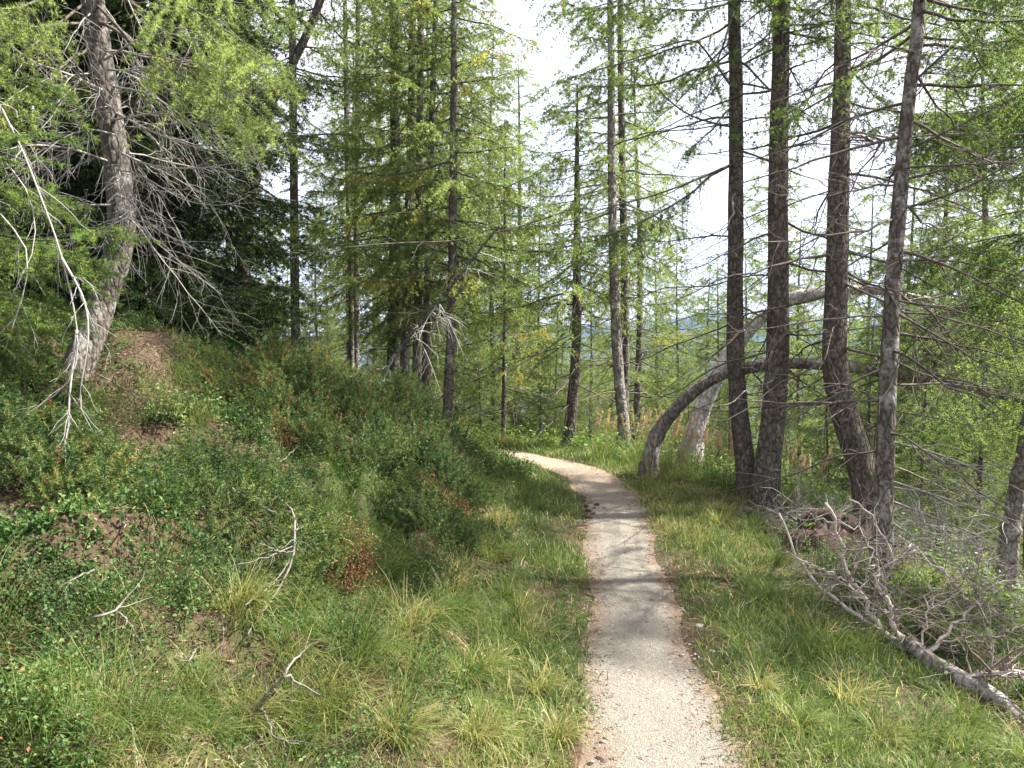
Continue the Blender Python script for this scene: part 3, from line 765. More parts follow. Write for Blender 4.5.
# --- row of trunks along the outer edge of the path
right = dict(cat='tree')
e, P, rad, rng, b = hero('larch_tree', 'slim dark larch bent at its base, leftmost of the big trunks along the path', 'tree',
    [(748, 500, 7.3), (746, 470, 7.3), (739, 410, 7.3), (735, 330, 7.3), (736, 200, 7.3), (736, 90, 7.3), (734, 0, 7.3)], .108, .068, 11, 'bark_dark', 41, 'row of larch trunks along the path edge')
dead_parts(e, P, rng, [1.9, 2.5, 2.9, 3.3, 3.6, 3.9, 4.3], 1.5, 'twig', 6, 1)
traced_branch(e, b, [(735, 163, 7.3), (700, 178, 6.9), (655, 195, 6.6), (600, 210, 6.4), (545, 232, 6.2)], .013, rng, 'twig', 10, .4, .3, 1)
traced_branch(e, b, [(735, 128, 7.3), (690, 115, 7.0), (655, 85, 6.8), (640, 45, 6.7)], .010, rng, 'twig', 8, .4, .3, 1)
traced_branch(e, b, [(735, 92, 7.3), (712, 60, 7.1), (690, 40, 7.0), (630, 60, 6.8), (560, 82, 6.6)], .011, rng, 'twig', 8, .4, .3, 1)
mb = MB()
for (y0, tx, ty, dd) in [(163, 560, 225, 6.3), (105, 690, 130, 6.9), (60, 560, 60, 6.6), (20, 600, 30, 6.6), (0, 640, -10, 6.4), (-40, 560, 10, 6.4), (-20, 800, 20, 6.6), (-60, 480, -30, 6.6), (0, 700, 100, 6.9)]:
    a = unproj(735, y0, 7.3) - b; c = unproj(tx, ty, dd) - b
    live_branch(mb, a, norm(c - a), np.linalg.norm(c - a), 0.012, rng, 'larch', 1.25)
crown(mb, P, rad, rng, 'larch', 3.9, 6, 1.5, 8, 1.2); crown(mb, P, rad, rng, 'larch', 5.0, 11, 1.7, 20, 1.6)
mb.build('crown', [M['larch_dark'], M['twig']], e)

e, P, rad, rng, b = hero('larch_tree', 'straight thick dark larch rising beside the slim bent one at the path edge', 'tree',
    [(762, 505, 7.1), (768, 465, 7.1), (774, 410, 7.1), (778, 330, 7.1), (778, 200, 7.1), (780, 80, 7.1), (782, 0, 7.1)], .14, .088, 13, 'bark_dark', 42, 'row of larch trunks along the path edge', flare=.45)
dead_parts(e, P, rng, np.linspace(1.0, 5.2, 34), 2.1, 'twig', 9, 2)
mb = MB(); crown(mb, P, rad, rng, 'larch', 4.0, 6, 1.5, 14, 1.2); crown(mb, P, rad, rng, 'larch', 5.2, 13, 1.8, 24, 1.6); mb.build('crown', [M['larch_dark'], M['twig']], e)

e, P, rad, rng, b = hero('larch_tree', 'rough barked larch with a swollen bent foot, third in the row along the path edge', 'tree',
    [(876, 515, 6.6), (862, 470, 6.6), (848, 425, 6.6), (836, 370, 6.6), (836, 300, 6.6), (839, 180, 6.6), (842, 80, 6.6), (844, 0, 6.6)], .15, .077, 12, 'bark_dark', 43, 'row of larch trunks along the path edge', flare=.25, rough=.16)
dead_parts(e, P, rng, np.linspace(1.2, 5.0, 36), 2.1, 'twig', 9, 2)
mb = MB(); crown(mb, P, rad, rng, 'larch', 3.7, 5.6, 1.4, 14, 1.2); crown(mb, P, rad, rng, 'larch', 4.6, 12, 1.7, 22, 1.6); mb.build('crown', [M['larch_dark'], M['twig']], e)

e, P, rad, rng, b = hero('larch_tree', 'grey larch leaning outward beside the fallen dead branches, many bare twigs on its stem', 'tree',
    [(879, 615, 5.0), (881, 560, 5.0), (884, 480, 5.0), (887, 400, 5.0), (893, 290, 5.0), (902, 170, 5.0), (911, 80, 5.0), (920, 0, 5.0)], .078, .046, 9, 'bark', 44, 'row of larch trunks along the path edge', flare=.3)
dead_parts(e, P, rng, np.linspace(0.8, 4.2, 34), 1.5, 'twig', 10, 2)
for pts in [[(890, 487, 5.0), (930, 495, 4.8), (975, 520, 4.6), (1012, 550, 4.5)], [(889, 500, 5.0), (940, 520, 4.8), (1000, 545, 4.6)], [(888, 480, 5.0), (950, 500, 4.7), (1030, 525, 4.4)], [(887, 520, 5.0), (930, 545, 4.8), (990, 560, 4.7)],
            [(886, 440, 5.0), (940, 455, 4.8), (1000, 480, 4.6), (1040, 500, 4.5)]]:
    traced_branch(e, b, pts, .008, rng, 'twig_grey', 16, .4, .35, 2, tint=.35)
for pts in [[(905, 150, 5.0), (950, 130, 4.8), (1030, 90, 4.5)], [(903, 180, 5.0), (960, 165, 4.8), (1035, 140, 4.6)], [(893, 300, 5.0), (950, 310, 4.7), (1030, 330, 4.4)], [(892, 310, 5.0), (960, 350, 4.7), (1030, 400, 4.4)],
            [(900, 210, 5.0), (960, 190, 4.7), (1035, 150, 4.4)], [(910, 85, 5.0), (960, 40, 4.8), (1010, 0, 4.6)], [(896, 260, 5.0), (960, 262, 4.8), (1035, 280, 4.5)]]:
    traced_branch(e, b, pts, .009, rng, 'twig', 14, .4, .3, 2, tint=.45)
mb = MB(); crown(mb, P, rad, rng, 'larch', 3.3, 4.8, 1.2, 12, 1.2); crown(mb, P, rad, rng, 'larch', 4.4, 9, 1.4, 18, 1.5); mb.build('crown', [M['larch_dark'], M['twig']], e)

e, P, rad, rng, b = hero('larch_tree', 'larch outside the picture edge whose long fringed boughs hang in behind the leaning grey trunk', 'tree',
    [(1085, 560, 7.6), (1080, 400, 7.6), (1078, 200, 7.6), (1076, 0, 7.6)], .13, .10, 12, 'bark_dark', 46)
mb = MB()
for k in range(64):
    ay = -120 + 470 * rng.random(); a = unproj(1078, ay, 7.6) - b
    c = unproj(880 + 150 * rng.random(), ay + rng.normal(25, 30), 7.6 + rng.normal(0, .7)) - b
    live_branch(mb, a, norm(c - a), np.linalg.norm(c - a) * 1.05, .010, rng, 'larch', 1.5)
crown(mb, P, rad, rng, 'larch', 4.5, 12, 2.2, 36, 1.7)
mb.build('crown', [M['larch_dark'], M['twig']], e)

# --- bent arch and the bleached dead trunk
def log_thing(name, label, cat, pts, r0, r1, bark, seed, sticks=(), ground_first=True, flare=.55, n=90):
    rng = np.random.default_rng(seed)
    P = np.array([unproj(*p) for p in pts])
    if ground_first: P[0, 2] = h1(P[0, 0], P[0, 1]) - 0.06
    base = P[0].copy(); P = resample(P, n) - base
    e = tag(empty(name, base), label, cat)
    mb = MB(); bark_tube(mb, P, np.linspace(r0, r1, n) * (1 + .10 * (vn(np.linspace(0, 14, n), np.zeros(n), seed) - .5) * 2 + .16 * np.exp(-((np.linspace(0, 9, n) % 2.3) - 1.1) ** 2 / .02)), 18, .22, seed, flare); mb.build('trunk', M[bark], e)
    return e, P, rng, base

e, P, rng, b = log_thing('bent_tree', 'living trunk bent over into a long low arch behind the row of larches', 'tree',
    [(648, 472, 8.2), (655, 440, 8.2), (680, 405, 8.1), (715, 378, 8.0), (770, 364, 7.9), (840, 366, 7.8), (900, 376, 7.6), (960, 386, 7.4), (1040, 405, 7.2)], .072, .034, 'bark_grey', 51)
for i in range(22):
    c, tg = on_line(P, np.array([0.35 + 0.63 * rng.random()])); c = c[0]
    d = norm(np.array([rng.normal(0.3, .5), rng.normal(0, .6), rng.normal(-0.1, .5)])); L = .5 + .9 * rng.random()
    pl = curve_batch(c[None], d[None], np.array([L]), .3, 8, 0, rng, .03)[0]
    mb = MB(); stick(mb, pl, .008, rng, 10, .4, 0, .45, .4, 2, 4); mb.build('branch', M['twig_grey' if i % 2 else 'twig'], e)
mb = MB()
for i in range(12):
    c, tg = on_line(P, np.array([0.55 + 0.45 * rng.random()])); c = c[0]
    live_branch(mb, c, norm(np.array([rng.normal(.4, .4), rng.normal(0, .5), rng.normal(.3, .3)])), .5 + .8 * rng.random(), .007, rng, 'larch', 1.4)
mb.build('crown', [M['larch'], M['twig']], e)

e, P, rng, b = log_thing('dead_tree', 'bleached barkless dead trunk leaning out behind the arching trunk', 'tree',
    [(688, 470, 8.9), (694, 440, 8.9), (705, 400, 8.9), (722, 366, 8.9), (750, 330, 8.9), (785, 303, 8.8), (815, 293, 8.7), (870, 290, 8.6), (930, 300, 8.5)], .105, .035, 'deadwood', 52)
for i in range(12):
    c, tg = on_line(P, np.array([0.4 + 0.58 * rng.random()])); c = c[0]
    d = norm(np.array([rng.normal(0.3, .5), rng.normal(0, .6), rng.normal(-.1, .5)])); L = .4 + .6 * rng.random()
    pl = curve_batch(c[None], d[None], np.array([L]), .25, 8, 0, rng, .04)[0]
    mb = MB(); stick(mb, pl, .008, rng, 8, .35, 0, .8, .3, 2, 4); mb.build('branch', M['twig_grey'], e)

e, P, rng, b = log_thing('dead_tree', 'thin leaning dead trunk with bare white twigs on top of the bank', 'tree',
    [(366, 402, 9.3), (385, 372, 9.3), (412, 335, 9.2), (440, 300, 9.1), (470, 262, 9.0), (500, 225, 8.9)], .034, .010, 'bark', 53)
for i in range(26):
    c, tg = on_line(P, np.array([0.12 + 0.85 * rng.random()])); c = c[0]
    d = norm(np.array([rng.normal(0.3, .5), rng.normal(-.2, .5), rng.normal(-.3, .45)])); L = .25 + .5 * rng.random()
    pl = curve_batch(c[None], d[None], np.array([L]), .2, 7, 0, rng, .03)[0]
    mb = MB(); stick(mb, pl, .007, rng, 7, .25, 0, .8, .3, 1, 4); mb.build('branch', M['twig_grey'], e)

e, P, rng, b = log_thing('dead_tree', 'short dead trunk leaning on the sunny slope at the picture edge, pale side lit', 'tree',
    [(1006, 575, 7.0), (1010, 540, 7.0), (1016, 500, 7.0), (1022, 460, 6.9), (1032, 400, 6.9)], .085, .05, 'bark_grey', 54)
for pts in [[(1012, 525, 7.0), (985, 515, 6.8), (960, 520, 6.7)], [(1014, 510, 7.0), (990, 500, 6.9), (950, 480, 6.7)]]:
    traced_branch(e, b, pts, .009, rng, 'twig_grey', 6, .3, .2, 1, tint=.8)

# --- slim trunks at the bend of the path and on the bank crest
def slim(label, px, r0, r1, top_h, seed, live0, lmax, nb, bare_n=14, mat='larch', bark='bark', q=1.6, bare_l=1.1, live1=None, group=None):
    e, P, rad, rng, b = hero('larch_tree', label, 'tree', px, r0, r1, top_h, bark, seed, group, sides=16, flare=.3)
    dead_parts(e, P, rng, 0.5 + (live0 + .6) * (np.arange(bare_n) + rng.random(bare_n)) / bare_n, bare_l, 'twig', 7, 1, rb=.010)
    mb = MB(); crown(mb, P, rad, rng, 'larch', live0, live1 or top_h, lmax, int(nb * 1.25), q); mb.build('crown', [M[mat], M['twig']], e)
    return e, P, rad, rng, b
slim('pale grey larch trunk curving at its foot where the path bends, twin stem behind it', [(627, 452, 10.4), (624, 425, 10.4), (619, 380, 10.4), (615, 300, 10.4), (612, 180, 10.4), (611, 50, 10.4), (610, -40, 10.4)], .095, .05, 10, 61, 2.6, 1.5, 40, 18, bark='bark_grey')
slim('darker straight larch stem close behind the pale curving trunk at the bend', [(618, 452, 11.4), (624, 400, 11.4), (625, 300, 11.4), (622, 150, 11.4), (620, 0, 11.4)], .085, .05, 10.5, 62, 2.3, 1.7, 46, 16)
e, P, rad, rng, b = slim('dark larch with many drooping bare boughs standing right beside the end of the path', [(566, 452, 10.8), (571, 420, 10.8), (576, 350, 10.8), (577, 280, 10.8), (577, 220, 10.8)], .105, .06, 5.0, 63, 1.9, 1.5, 34, 26, bark='bark_dark', bare_l=1.5)
traced_branch(e, b, [(576, 208, 10.8), (520, 226, 10.2), (460, 240, 9.7), (400, 243, 9.3), (350, 247, 9.0), (300, 256, 8.8), (252, 271, 8.6)], .016, rng, 'twig', 12, .5, .3, 1)
slim('thin straight larch stem on the crest, right of the clustered trunks', [(446, 425, 10.3), (449, 380, 10.3), (452, 300, 10.3), (453, 200, 10.3), (454, 60, 10.3)], .085, .055, 10, 64, 1.9, 1.7, 60, 14)
grp = 'clustered larch trunks on the bank crest'
slim('tallest straight dark stem of the clustered trunks, first from the spruce side', [(393, 405, 12), (393, 350, 12), (395, 250, 12), (395, 120, 12), (394, 0, 12)], .12, .085, 11.5, 65, 2.2, 1.7, 60, 14, group=grp)
slim('clustered trunk with a sunlit pale foot beside the tallest straight stem', [(404, 408, 11.6), (405, 350, 11.6), (408, 250, 11.6), (411, 120, 11.6), (413, 0, 11.6)], .095, .06, 10, 66, 2.0, 1.8, 64, 12, bark='bark_grey', group=grp)
slim('slim clustered trunk half hidden by the leaning dead trunk, pale bark', [(416, 410, 11.3), (417, 350, 11.3), (419, 250, 11.3), (420, 120, 11.3), (421, 0, 11.3)], .085, .055, 9.5, 67, 1.9, 1.8, 64, 12, bark='bark_grey', group=grp)
slim('shortest clustered stem, furthest from the spruce, crown leaning to the path', [(425, 415, 11.0), (426, 350, 11.0), (428, 250, 11.0), (432, 120, 11.0), (436, 0, 11.0)], .07, .045, 8.5, 68, 1.8, 1.8, 60, 10, group=grp)
slim('lone straight grey trunk with open sky behind it, beside the dark spruce', [(296, 375, 11.0), (295, 300, 11.0), (294, 200, 11.0), (293, 100, 11.0), (292, 0, 11.0)], .085, .06, 10, 69, 4.2, 1.5, 26, 22)
e, P, rad, rng, b = slim('thin larch pole of a close pair, nearer the spruce', [(351, 395, 13), (351, 300, 13), (347, 150, 13), (345, 0, 13)], .06, .045, 9.5, 70, 2.4, 1.3, 44, 12, group='close pair of thin larch poles')
traced_branch(e, b, [(356, 280, 13), (340, 290, 12.4), (318, 307, 11.8), (295, 316, 11.2), (255, 328, 10.6)], .014, rng, 'twig', 9, .5, .3, 1)
slim('thin larch pole of a close pair, nearer the clustered trunks', [(356, 395, 13.2), (356, 300, 13.2), (357, 150, 13.2), (358, 0, 13.2)], .065, .045, 9.5, 71, 2.6, 1.3, 44, 12, group='close pair of thin larch poles')
slim('spindly young larch just past the end of the path', [(503, 455, 12.5), (504, 400, 12.5), (505, 300, 12.5), (505, 220, 12.5)], .05, .03, 5.2, 72, 1.2, 1.2, 44, 10)
slim('thick larch stem high on the bank behind the dark spruce', [(240, 345, 10.5), (243, 200, 10.5), (244, 60, 10.5)], .14, .11, 11, 73, 3.0, 2.2, 40, 10, bark='bark_dark')
slim('dark slanting larch stem above the dark spruce, tilted toward the open sky', [(225, 340, 9.4), (262, 140, 9.4), (290, 70, 9.4), (322, -5, 9.4)], .085, .06, 8, 74, 4.2, 1.7, 24, 6, bark='bark_dark')

# ------------------------------------------------------------------ forest on the slope, copied from a few prototypes
def proto_larch(seed, hgt, r, live0, lmax, nb, q, mat, nbare):
    rng = np.random.default_rng(seed)
    e = empty('larch_tree')
    P, rad = straight_trunk(hgt, r, rng, .01, 22, 0.01)
    mb = MB(); bark_tube(mb, P, rad, 9, .08, seed, .3); bare(mb, P, rng, .4, live0 + .6, nbare, 1.1, 0, .4, 4)
    mb.build('trunk', M['bark'], e)
    mb = MB(); crown(mb, P, rad, rng, 'larch', live0, hgt, lmax, nb, q); mb.build('crown', [M[mat], M['twig']], e)
    return e
PROTOS = [proto_larch(101, 9, .060, .4, 1.75, 122, 1.9, 'larch', 6), proto_larch(102, 11, .080, 1.2, 1.9, 128, 1.9, 'larch', 12),
          proto_larch(103, 8, .05, .3, 1.7, 118, 1.9, 'larch', 4), proto_larch(104, 12, .095, 2.0, 2.1, 128, 1.9, 'larch', 14)]
HGT = [9, 11, 8, 12]
used = [False] * len(PROTOS)
def zone(px):
    if px < 0: return 'larch among the trees up the bank behind the dark spruces', 'larches up the bank'
    if px < 345: return 'soft green young larch filling the gap behind the lone grey trunk', 'young larches behind the lone grey trunk'
    if px < 545: return 'light green larch on the slope beyond the clustered trunks and path end', 'larches on the slope beyond the path end'
    if px < 735: return 'feathery larch on the drop beyond the bend, blue hills behind', 'larches on the drop beyond the bend'
    if px < 1024: return 'larch down the slope behind the row of big trunks', 'larches down the slope behind the row'
    return 'unseen larch on the slope outside the picture edge shading the path', 'larches outside the picture edge'
def plant(px, d, hgt, rot, k, wide=1.0, lab=None):
    p = unproj(px, 345, d); x, y = p[0], p[1]
    o = PROTOS[k] if not used[k] else copy_tree(PROTOS[k]); used[k] = True
    z = h1(x, y) - .1
    s = hgt / HGT[k]
    o.location = (x, y, z); o.rotation_euler = (0, 0, rot); o.scale = (s * wide, s * wide, s)
    l, g = lab or zone(px); tag(o, l, 'tree', g)
def plant_top(px, d, top_py, rot, k, wide=1.0):
    p = unproj(px, 345, d); top = unproj(px, top_py, d)
    plant(px, d, max(top[2] - h1(p[0], p[1]), 2.0), rot, k, wide)
rngF = np.random.default_rng(5)
FOREST = [  # px, depth, py of the top, proto
    (250, 15, 250, 0), (275, 19, 210, 2), (315, 17, 190, 0), (330, 24, 230, 2), (225, 21, 170, 1), (290, 28, 260, 0), (262, 34, 275, 2),
    (350, 18, 40, 1), (380, 21, -40, 3), (430, 16, -60, 1), (460, 19, -20, 3), (490, 15.5, 20, 0), (520, 21, 60, 1), (475, 25, 120, 2), (415, 27, 60, 0), (540, 16, 170, 0), (445, 32, 150, 2), (510, 30, 190, 0),
    (555, 18, 250, 2), (590, 17, 245, 0), (640, 15, 40, 1), (655, 21, 215, 0), (610, 26, 290, 2), (680, 19, 235, 2), (705, 24, 265, 0), (560, 28, 300, 0), (635, 34, 330, 2), (690, 36, 335, 0), (720, 16, 250, 2),
    (770, 20, 140, 0), (745, 27, 240, 2), (800, 16, 215, 2), (830, 23, 210, 0), (870, 17, 175, 0), (905, 14, 130, 1), (945, 13, 60, 3), (985, 12, -20, 1), (965, 19, 150, 0), (1010, 17, 120, 2), (920, 24, 250, 2), (1000, 27, 270, 0), (855, 30, 280, 2), (790, 33, 300, 0), (1015, 36, 330, 2), (940, 38, 330, 0),
    (985, 9.5, 220, 2), (925, 10.5, 250, 2), (1010, 10.5, 330, 2), (960, 12, 350, 0), (905, 12.5, 330, 2), (870, 13, 300, 0), (1030, 8.6, 300, 2), (830, 13, 330, 2), (690, 14, 350, 2), (730, 13, 330, 0), (660, 16, 340, 2), (540, 15, 330, 2), (480, 14, 300, 2), (590, 14, 340, 0), (330, 14, 300, 2), (310, 17, 290, 0), (275, 15, 300, 2), (400, 17, 250, 0)]
for (px, d, ty, k) in FOREST:
    plant_top(px, d, ty, rngF.random() * 6.28, k, 0.9 + 0.35 * rngF.random())
# deeper band, filling the gaps low down
for i in range(34):
    px = 200 + 840 * (i + rngF.random()) / 34; d = 22 + 34 * rngF.random()
    plant_top(px, d, 315 + 45 * rngF.random(), rngF.random() * 6.28, int(rngF.integers(0, 4)), 1.0 + .4 * rngF.random())
# uphill to the left
for (px, d, hg, k) in [(-60, 11, 10, 1), (60, 12, 10, 3), (140, 13, 11, 1), (195, 13.5, 10, 0), (-150, 9, 9, 3), (100, 17, 11, 3), (10, 16, 11, 1), (180, 18, 10, 3)]:
    plant(px, d, hg, rngF.random() * 6.28, k, 1.1, ('larch among the trees up the bank behind the dark spruces', 'larches up the bank'))
# unseen trees added beyond the picture edge downhill, placed to shade path and bank
for (x, y, hg, k) in [(6.6, 4.8, 11, 1), (7.6, 0.4, 12, 3), (4.6, -2.2, 10, 1), (7.5, -4.5, 12, 3), (2.9, -5.5, 10, 1), (9.5, 2.5, 13, 1), (10, -1.5, 13, 3)]:
    o = PROTOS[k] if not used[k] else copy_tree(PROTOS[k]); used[k] = True
    s = hg / HGT[k]; o.location = (x, y, h1(x, y) - .1); o.scale = (s, s, s); o.rotation_euler = (0, 0, rngF.random() * 6.28)
    tag(o, 'unseen larch on the slope outside the picture edge shading the path', 'tree', 'larches outside the picture edge')

# ------------------------------------------------------------------ ground cover
rngG = np.random.default_rng(9)
def scatter(n, rmin=1.3, rmax=14.0, pw=1.0, amax=37.0):
    """points in the wedge in front of the camera; density falls with distance"""
    a = np.radians((rngG.random(n) * 2 - 1) * amax)
    r = rmin + (rmax - rmin) * rngG.random(n) ** pw
    return r * np.sin(a), r * np.cos(a), r

def blades(mb, x, y, z, L, w, az, lean, tint, rng, curl=1.0, mat=0):
    """curved tapering blades; lean 0 upright .. 1 flat"""
    n = len(x); lv = np.array([0, 0.35, 0.7, 1.0])
    d = np.stack([np.cos(az), np.sin(az), np.zeros(n)], -1)
    side = np.stack([-np.sin(az), np.cos(az), np.zeros(n)], -1)
    tw = rng.normal(0, .5, n)[:, None]
    side = norm(side * np.cos(tw) + d * np.sin(tw))
    base = np.stack([x, y, z], -1)
    V = []
    for t in lv:
        ang = lean * (0.35 + 1.25 * curl * t)
        hor = np.sin(np.minimum(ang, 2.4)) * t * L; ver = np.cos(np.minimum(ang, 2.4)) * t * L
        c = base + d * hor[:, None] + UP * ver[:, None]
        ww = (w * (1 - t ** 1.6) * (0.75 if t == 0 else 1.0))[:, None]
        if t < 1: V += [c - side * ww / 2, c + side * ww / 2]
        else: V += [c]
    V = np.stack(V, 1)
    o = np.arange(n)[:, None] * 7
    q = np.concatenate([o + np.array([0, 1, 3, 2]), o + np.array([2, 3, 5, 4])]); t_ = o + np.array([4, 5, 6])
    mb.add(V.reshape(-1, 3), t_, q, mat, np.repeat(np.clip(tint, 0, 1), 7))

def leaves(mb, p, d, L, w, tint, rng, mat=0, fold=0.25):
    """small pointed-oval leaves: 2 folded halves"""
    n = len(p)
    side = norm(np.cross(d, rng.normal(size=d.shape) * .6 + UP)); nrm = np.cross(side, d)
    m = p + d * (L * 0.5)[:, None] 
    a = m + side * (w / 2)[:, None] + nrm * (w * fold)[:, None]; c = m - side * (w / 2)[:, None] + nrm * (w * fold)[:, None]
    V = np.stack([p, a, p + d * L[:, None], c], 1).reshape(-1, 3)
    o = np.arange(n)[:, None] * 4
    mb.add(V, np.concatenate([o + np.array([0, 1, 2]), o + np.array([0, 2, 3])]), None, mat, np.repeat(np.clip(tint, 0, 1), 4))

def fields(x, y):
    sd, zp = path_sd(x, y)
    u = sd - HALF; v = -sd - HALF
    heath = 0.45 * fbm(x * 0.8 + 4, y * 0.8, 91, 2) + 0.55 * fbm(x * 2.4 + 4, y * 2.4, 92, 2)     # high: bilberry, low: grass
    bare_ = fbm(x * 1.9 - 7, y * 1.9, 97, 3)     # high: bare litter
    rise = np.cos(ledge(x, y, np.maximum(u, 0))) * smooth(.5, 1.1, u)
    bare_ = bare_ + .075 * rise; heath = heath + .05 * np.maximum(-rise, 0)
    dry = fbm(x * 0.8, y * 0.8 + 30, 99, 3)
    return sd, u, v, heath, bare_, dry

LOG = np.array([ground_at(*q)[0][:2] for q in ((905, 648), (945, 683), (1010, 725))])
def off_log(x, y, w):
    a, b = LOG[0], LOG[2] + (LOG[2] - LOG[0]) * .6; d = b - a
    t = np.clip(((x - a[0]) * d[0] + (y - a[1]) * d[1]) / (d @ d), 0, 1)
    return np.hypot(x - a[0] - t * d[0], y - a[1] - t * d[1]) > w
JUNIPERS = [('low juniper cushion in the middle of the bank, the pale curved twig beside it', 235, 520, .42, .22, 201),
             ('spreading juniper on the upper bank above the red brown patch', 370, 440, .60, .26, 202),
             ('dark blue green juniper mound on the crest below the clustered trunks', 385, 408, .55, .28, 203),
             ('juniper cushion trailing down to the grassy verge of the path', 440, 472, .28, .07, 204),
             ('small juniper with sparse brown tips beside the verge halfway along the path', 430, 530, .28, .06, 205),
             ('broad juniper at the foot of the dark spruce', 280, 400, .60, .24, 206),
             ('low juniper under the hanging pale branch', 60, 470, .36, .16, 207),
             ('juniper tuft on the bank crest, first one past the dark spruce', 335, 385, .45, .22, 208)]
JC = [(ground_at(a[1], a[2])[0], a[3]) for a in JUNIPERS]
def off_juniper(x, y, rng, keep=.10):
    m = np.ones(len(x), bool)
    for c, r_ in JC:
        m &= np.hypot(x - c[0], (y - c[1]) / .9) > r_ * .85 * (.8 + .4 * vn(x * 6, y * 6, 4))
    return m | (rng.random(len(x)) < keep)
def edge_open(u, v, x, y):
    """ragged edge of the trodden path"""
    e = np.maximum(u, v)
    lim = -0.12 + 0.30 * (fbm(x * 3.2, y * 3.2, 55, 3) - 0.2)
    return e > lim

# short green grass on the verges and between everything
mb = MB()
x, y, r = scatter(420000, 1.3, 14.5, 0.8)
sd, u, v, heath, bare_, dry = fields(x, y)
keep = edge_open(u, v, x, y) & (np.maximum(u, v) < 9) & (off_log(x, y - .04, .06) | (rngG.random(len(x)) < .35)) & off_juniper(x, y, rngG, .06) & ((near_base(x, y) > .42) | (rngG.random(len(x)) < .35))
verge = np.maximum(1 - smooth(0.35, 1.1, u), 0) * (u > 0) + (v > 0) * (1 - smooth(2.5, 4.0, v))
p = np.where(u > 0, 0.16 + 0.84 * verge, 0.35 + .65 * verge) * (1 - 0.9 * smooth(.53, .62, bare_) * (u > .8)) * (1 - .85 * smooth(.46, .56, heath) * (u > .7)) * (1 - .72 * smooth(.9, 1.9, u))
e_ = np.maximum(u, v); p = p * (0.30 + 0.70 * smooth(-0.12, 0.10, e_)) * (1 - .6 * smooth(.50, .62, fbm(x * 2.8, y * 2.8, 33, 3)))
keep &= rngG.random(len(x)) < p
x, y, r, u, v, dry = (q[keep] for q in (x, y, r, u, v, dry))
z = H(x, y) - .01
hh = fbm(x * 2.3, y * 2.3, 61, 2)
L = (0.05 + 0.10 * hh + 0.05 * rngG.random(len(x))) * (0.55 + .45 * smooth(-.05, .3, np.maximum(u, v))) * np.where(u > 1, 1.3, np.where(v > .3, .72, .9))
tint = np.clip(rngG.normal(0.32, .16, len(x)) + (dry - .5) * 1.5 - .10 * (np.maximum(u, v) < .6) + .5 * np.maximum(fbm(x * 3.5, y * 3.5, 44, 2) - .5, 0), 0, 1)
st = rngG.random(len(x)) < 0.10; tint[st] = .8 + .2 * rngG.random(st.sum())
blades(mb, x, y, z, L, (0.0030 + .0016 * rngG.random(len(x))) * (1 + r / 10), rngG.random(len(x)) * 6.28, .2 + 1.15 * rngG.random(len(x)) ** 1.4, tint, rngG)
tag(mb.build('grass', M['grass']), kind='stuff')

# long fine tussocks, leaning downhill
mb = MB()
cx, cy, r = scatter(2600, 1.4, 13.5, .75)
sd, u, v, heath, bare_, dry = fields(cx, cy)
p = np.where(u > .35, (.9 * (1 - smooth(.45, .56, heath)) + .08) * (1 - .55 * smooth(1.2, 2.2, u)), np.where(v > .35, .55 * (1 - smooth(2.5, 4, v)), 0.0))
keep = (rngG.random(len(cx)) < p * .62) & off_log(cx, cy - .08, .25)
cx, cy, r, u, v, dry = (q[keep] for q in (cx, cy, r, u, v, dry))
extra = np.array([(450, 595), (500, 600), (430, 640), (350, 690), (250, 720), (150, 735), (60, 690), (400, 745), (540, 690), (480, 740), (560, 740), (300, 745), (200, 690), (490, 560), (520, 500), (440, 500), (470, 470), (820, 640), (850, 700), (760, 690), (900, 740), (800, 730), (790, 620), (740, 640), (950, 730), (860, 650), (190, 600), (330, 600), (240, 560), (30, 740), (110, 620)])
extra = np.concatenate([extra, np.stack([rngG.uniform(380, 560, 13), rngG.uniform(550, 690, 13)], -1), np.stack([rngG.uniform(20, 330, 5), rngG.uniform(715, 760, 5)], -1), np.stack([rngG.uniform(440, 520, 8), rngG.uniform(440, 530, 8)], -1)])
ex = np.array([ground_at(*q)[0] for q in extra])
cx = np.concatenate([cx, ex[:, 0]]); cy = np.concatenate([cy, ex[:, 1]]); dry = np.concatenate([dry, np.where(extra[:, 0] > 340, rngG.uniform(.52, .72, len(ex)), rngG.uniform(.42, .56, len(ex)))]); r = np.hypot(cx, cy)
sd, u, v, heath, bare_, _ = fields(cx, cy)
for i in range(len(cx)):
    nb = int(rngG.integers(90, 210)); rr = 0.03 + .07 * rngG.random()
    a = rngG.random(nb) * 6.28; q = rr * np.sqrt(rngG.random(nb))
    bx, by = cx[i] + q * np.cos(a), cy[i] + q * np.sin(a)
    az = np.where(rngG.random(nb) < .45, rngG.normal(-0.35 if u[i] > 0 else -0.5, .55, nb), a + rngG.normal(0, .5, nb))
    LL = (.13 + .18 * rngG.random()) * (.72 if r[i] < 2.4 else 1.0) * (.5 + .7 * rngG.random(nb)) * (1.0 if u[i] > .5 else .8)
    tn = np.clip(rngG.normal(.44 + (dry[i] - .5) * 1.3 + rngG.normal(0, .13), .19, nb), 0, 1)
    blades(mb, bx, by, H(bx, by) - .01, LL, (0.0017 + .0012 * rngG.random(nb)) * (1 + r[i] / 8), az, .25 + .75 * rngG.random(nb), tn, rngG, 1.0)
tag(mb.build('long_grass', M['grass']), kind='stuff')

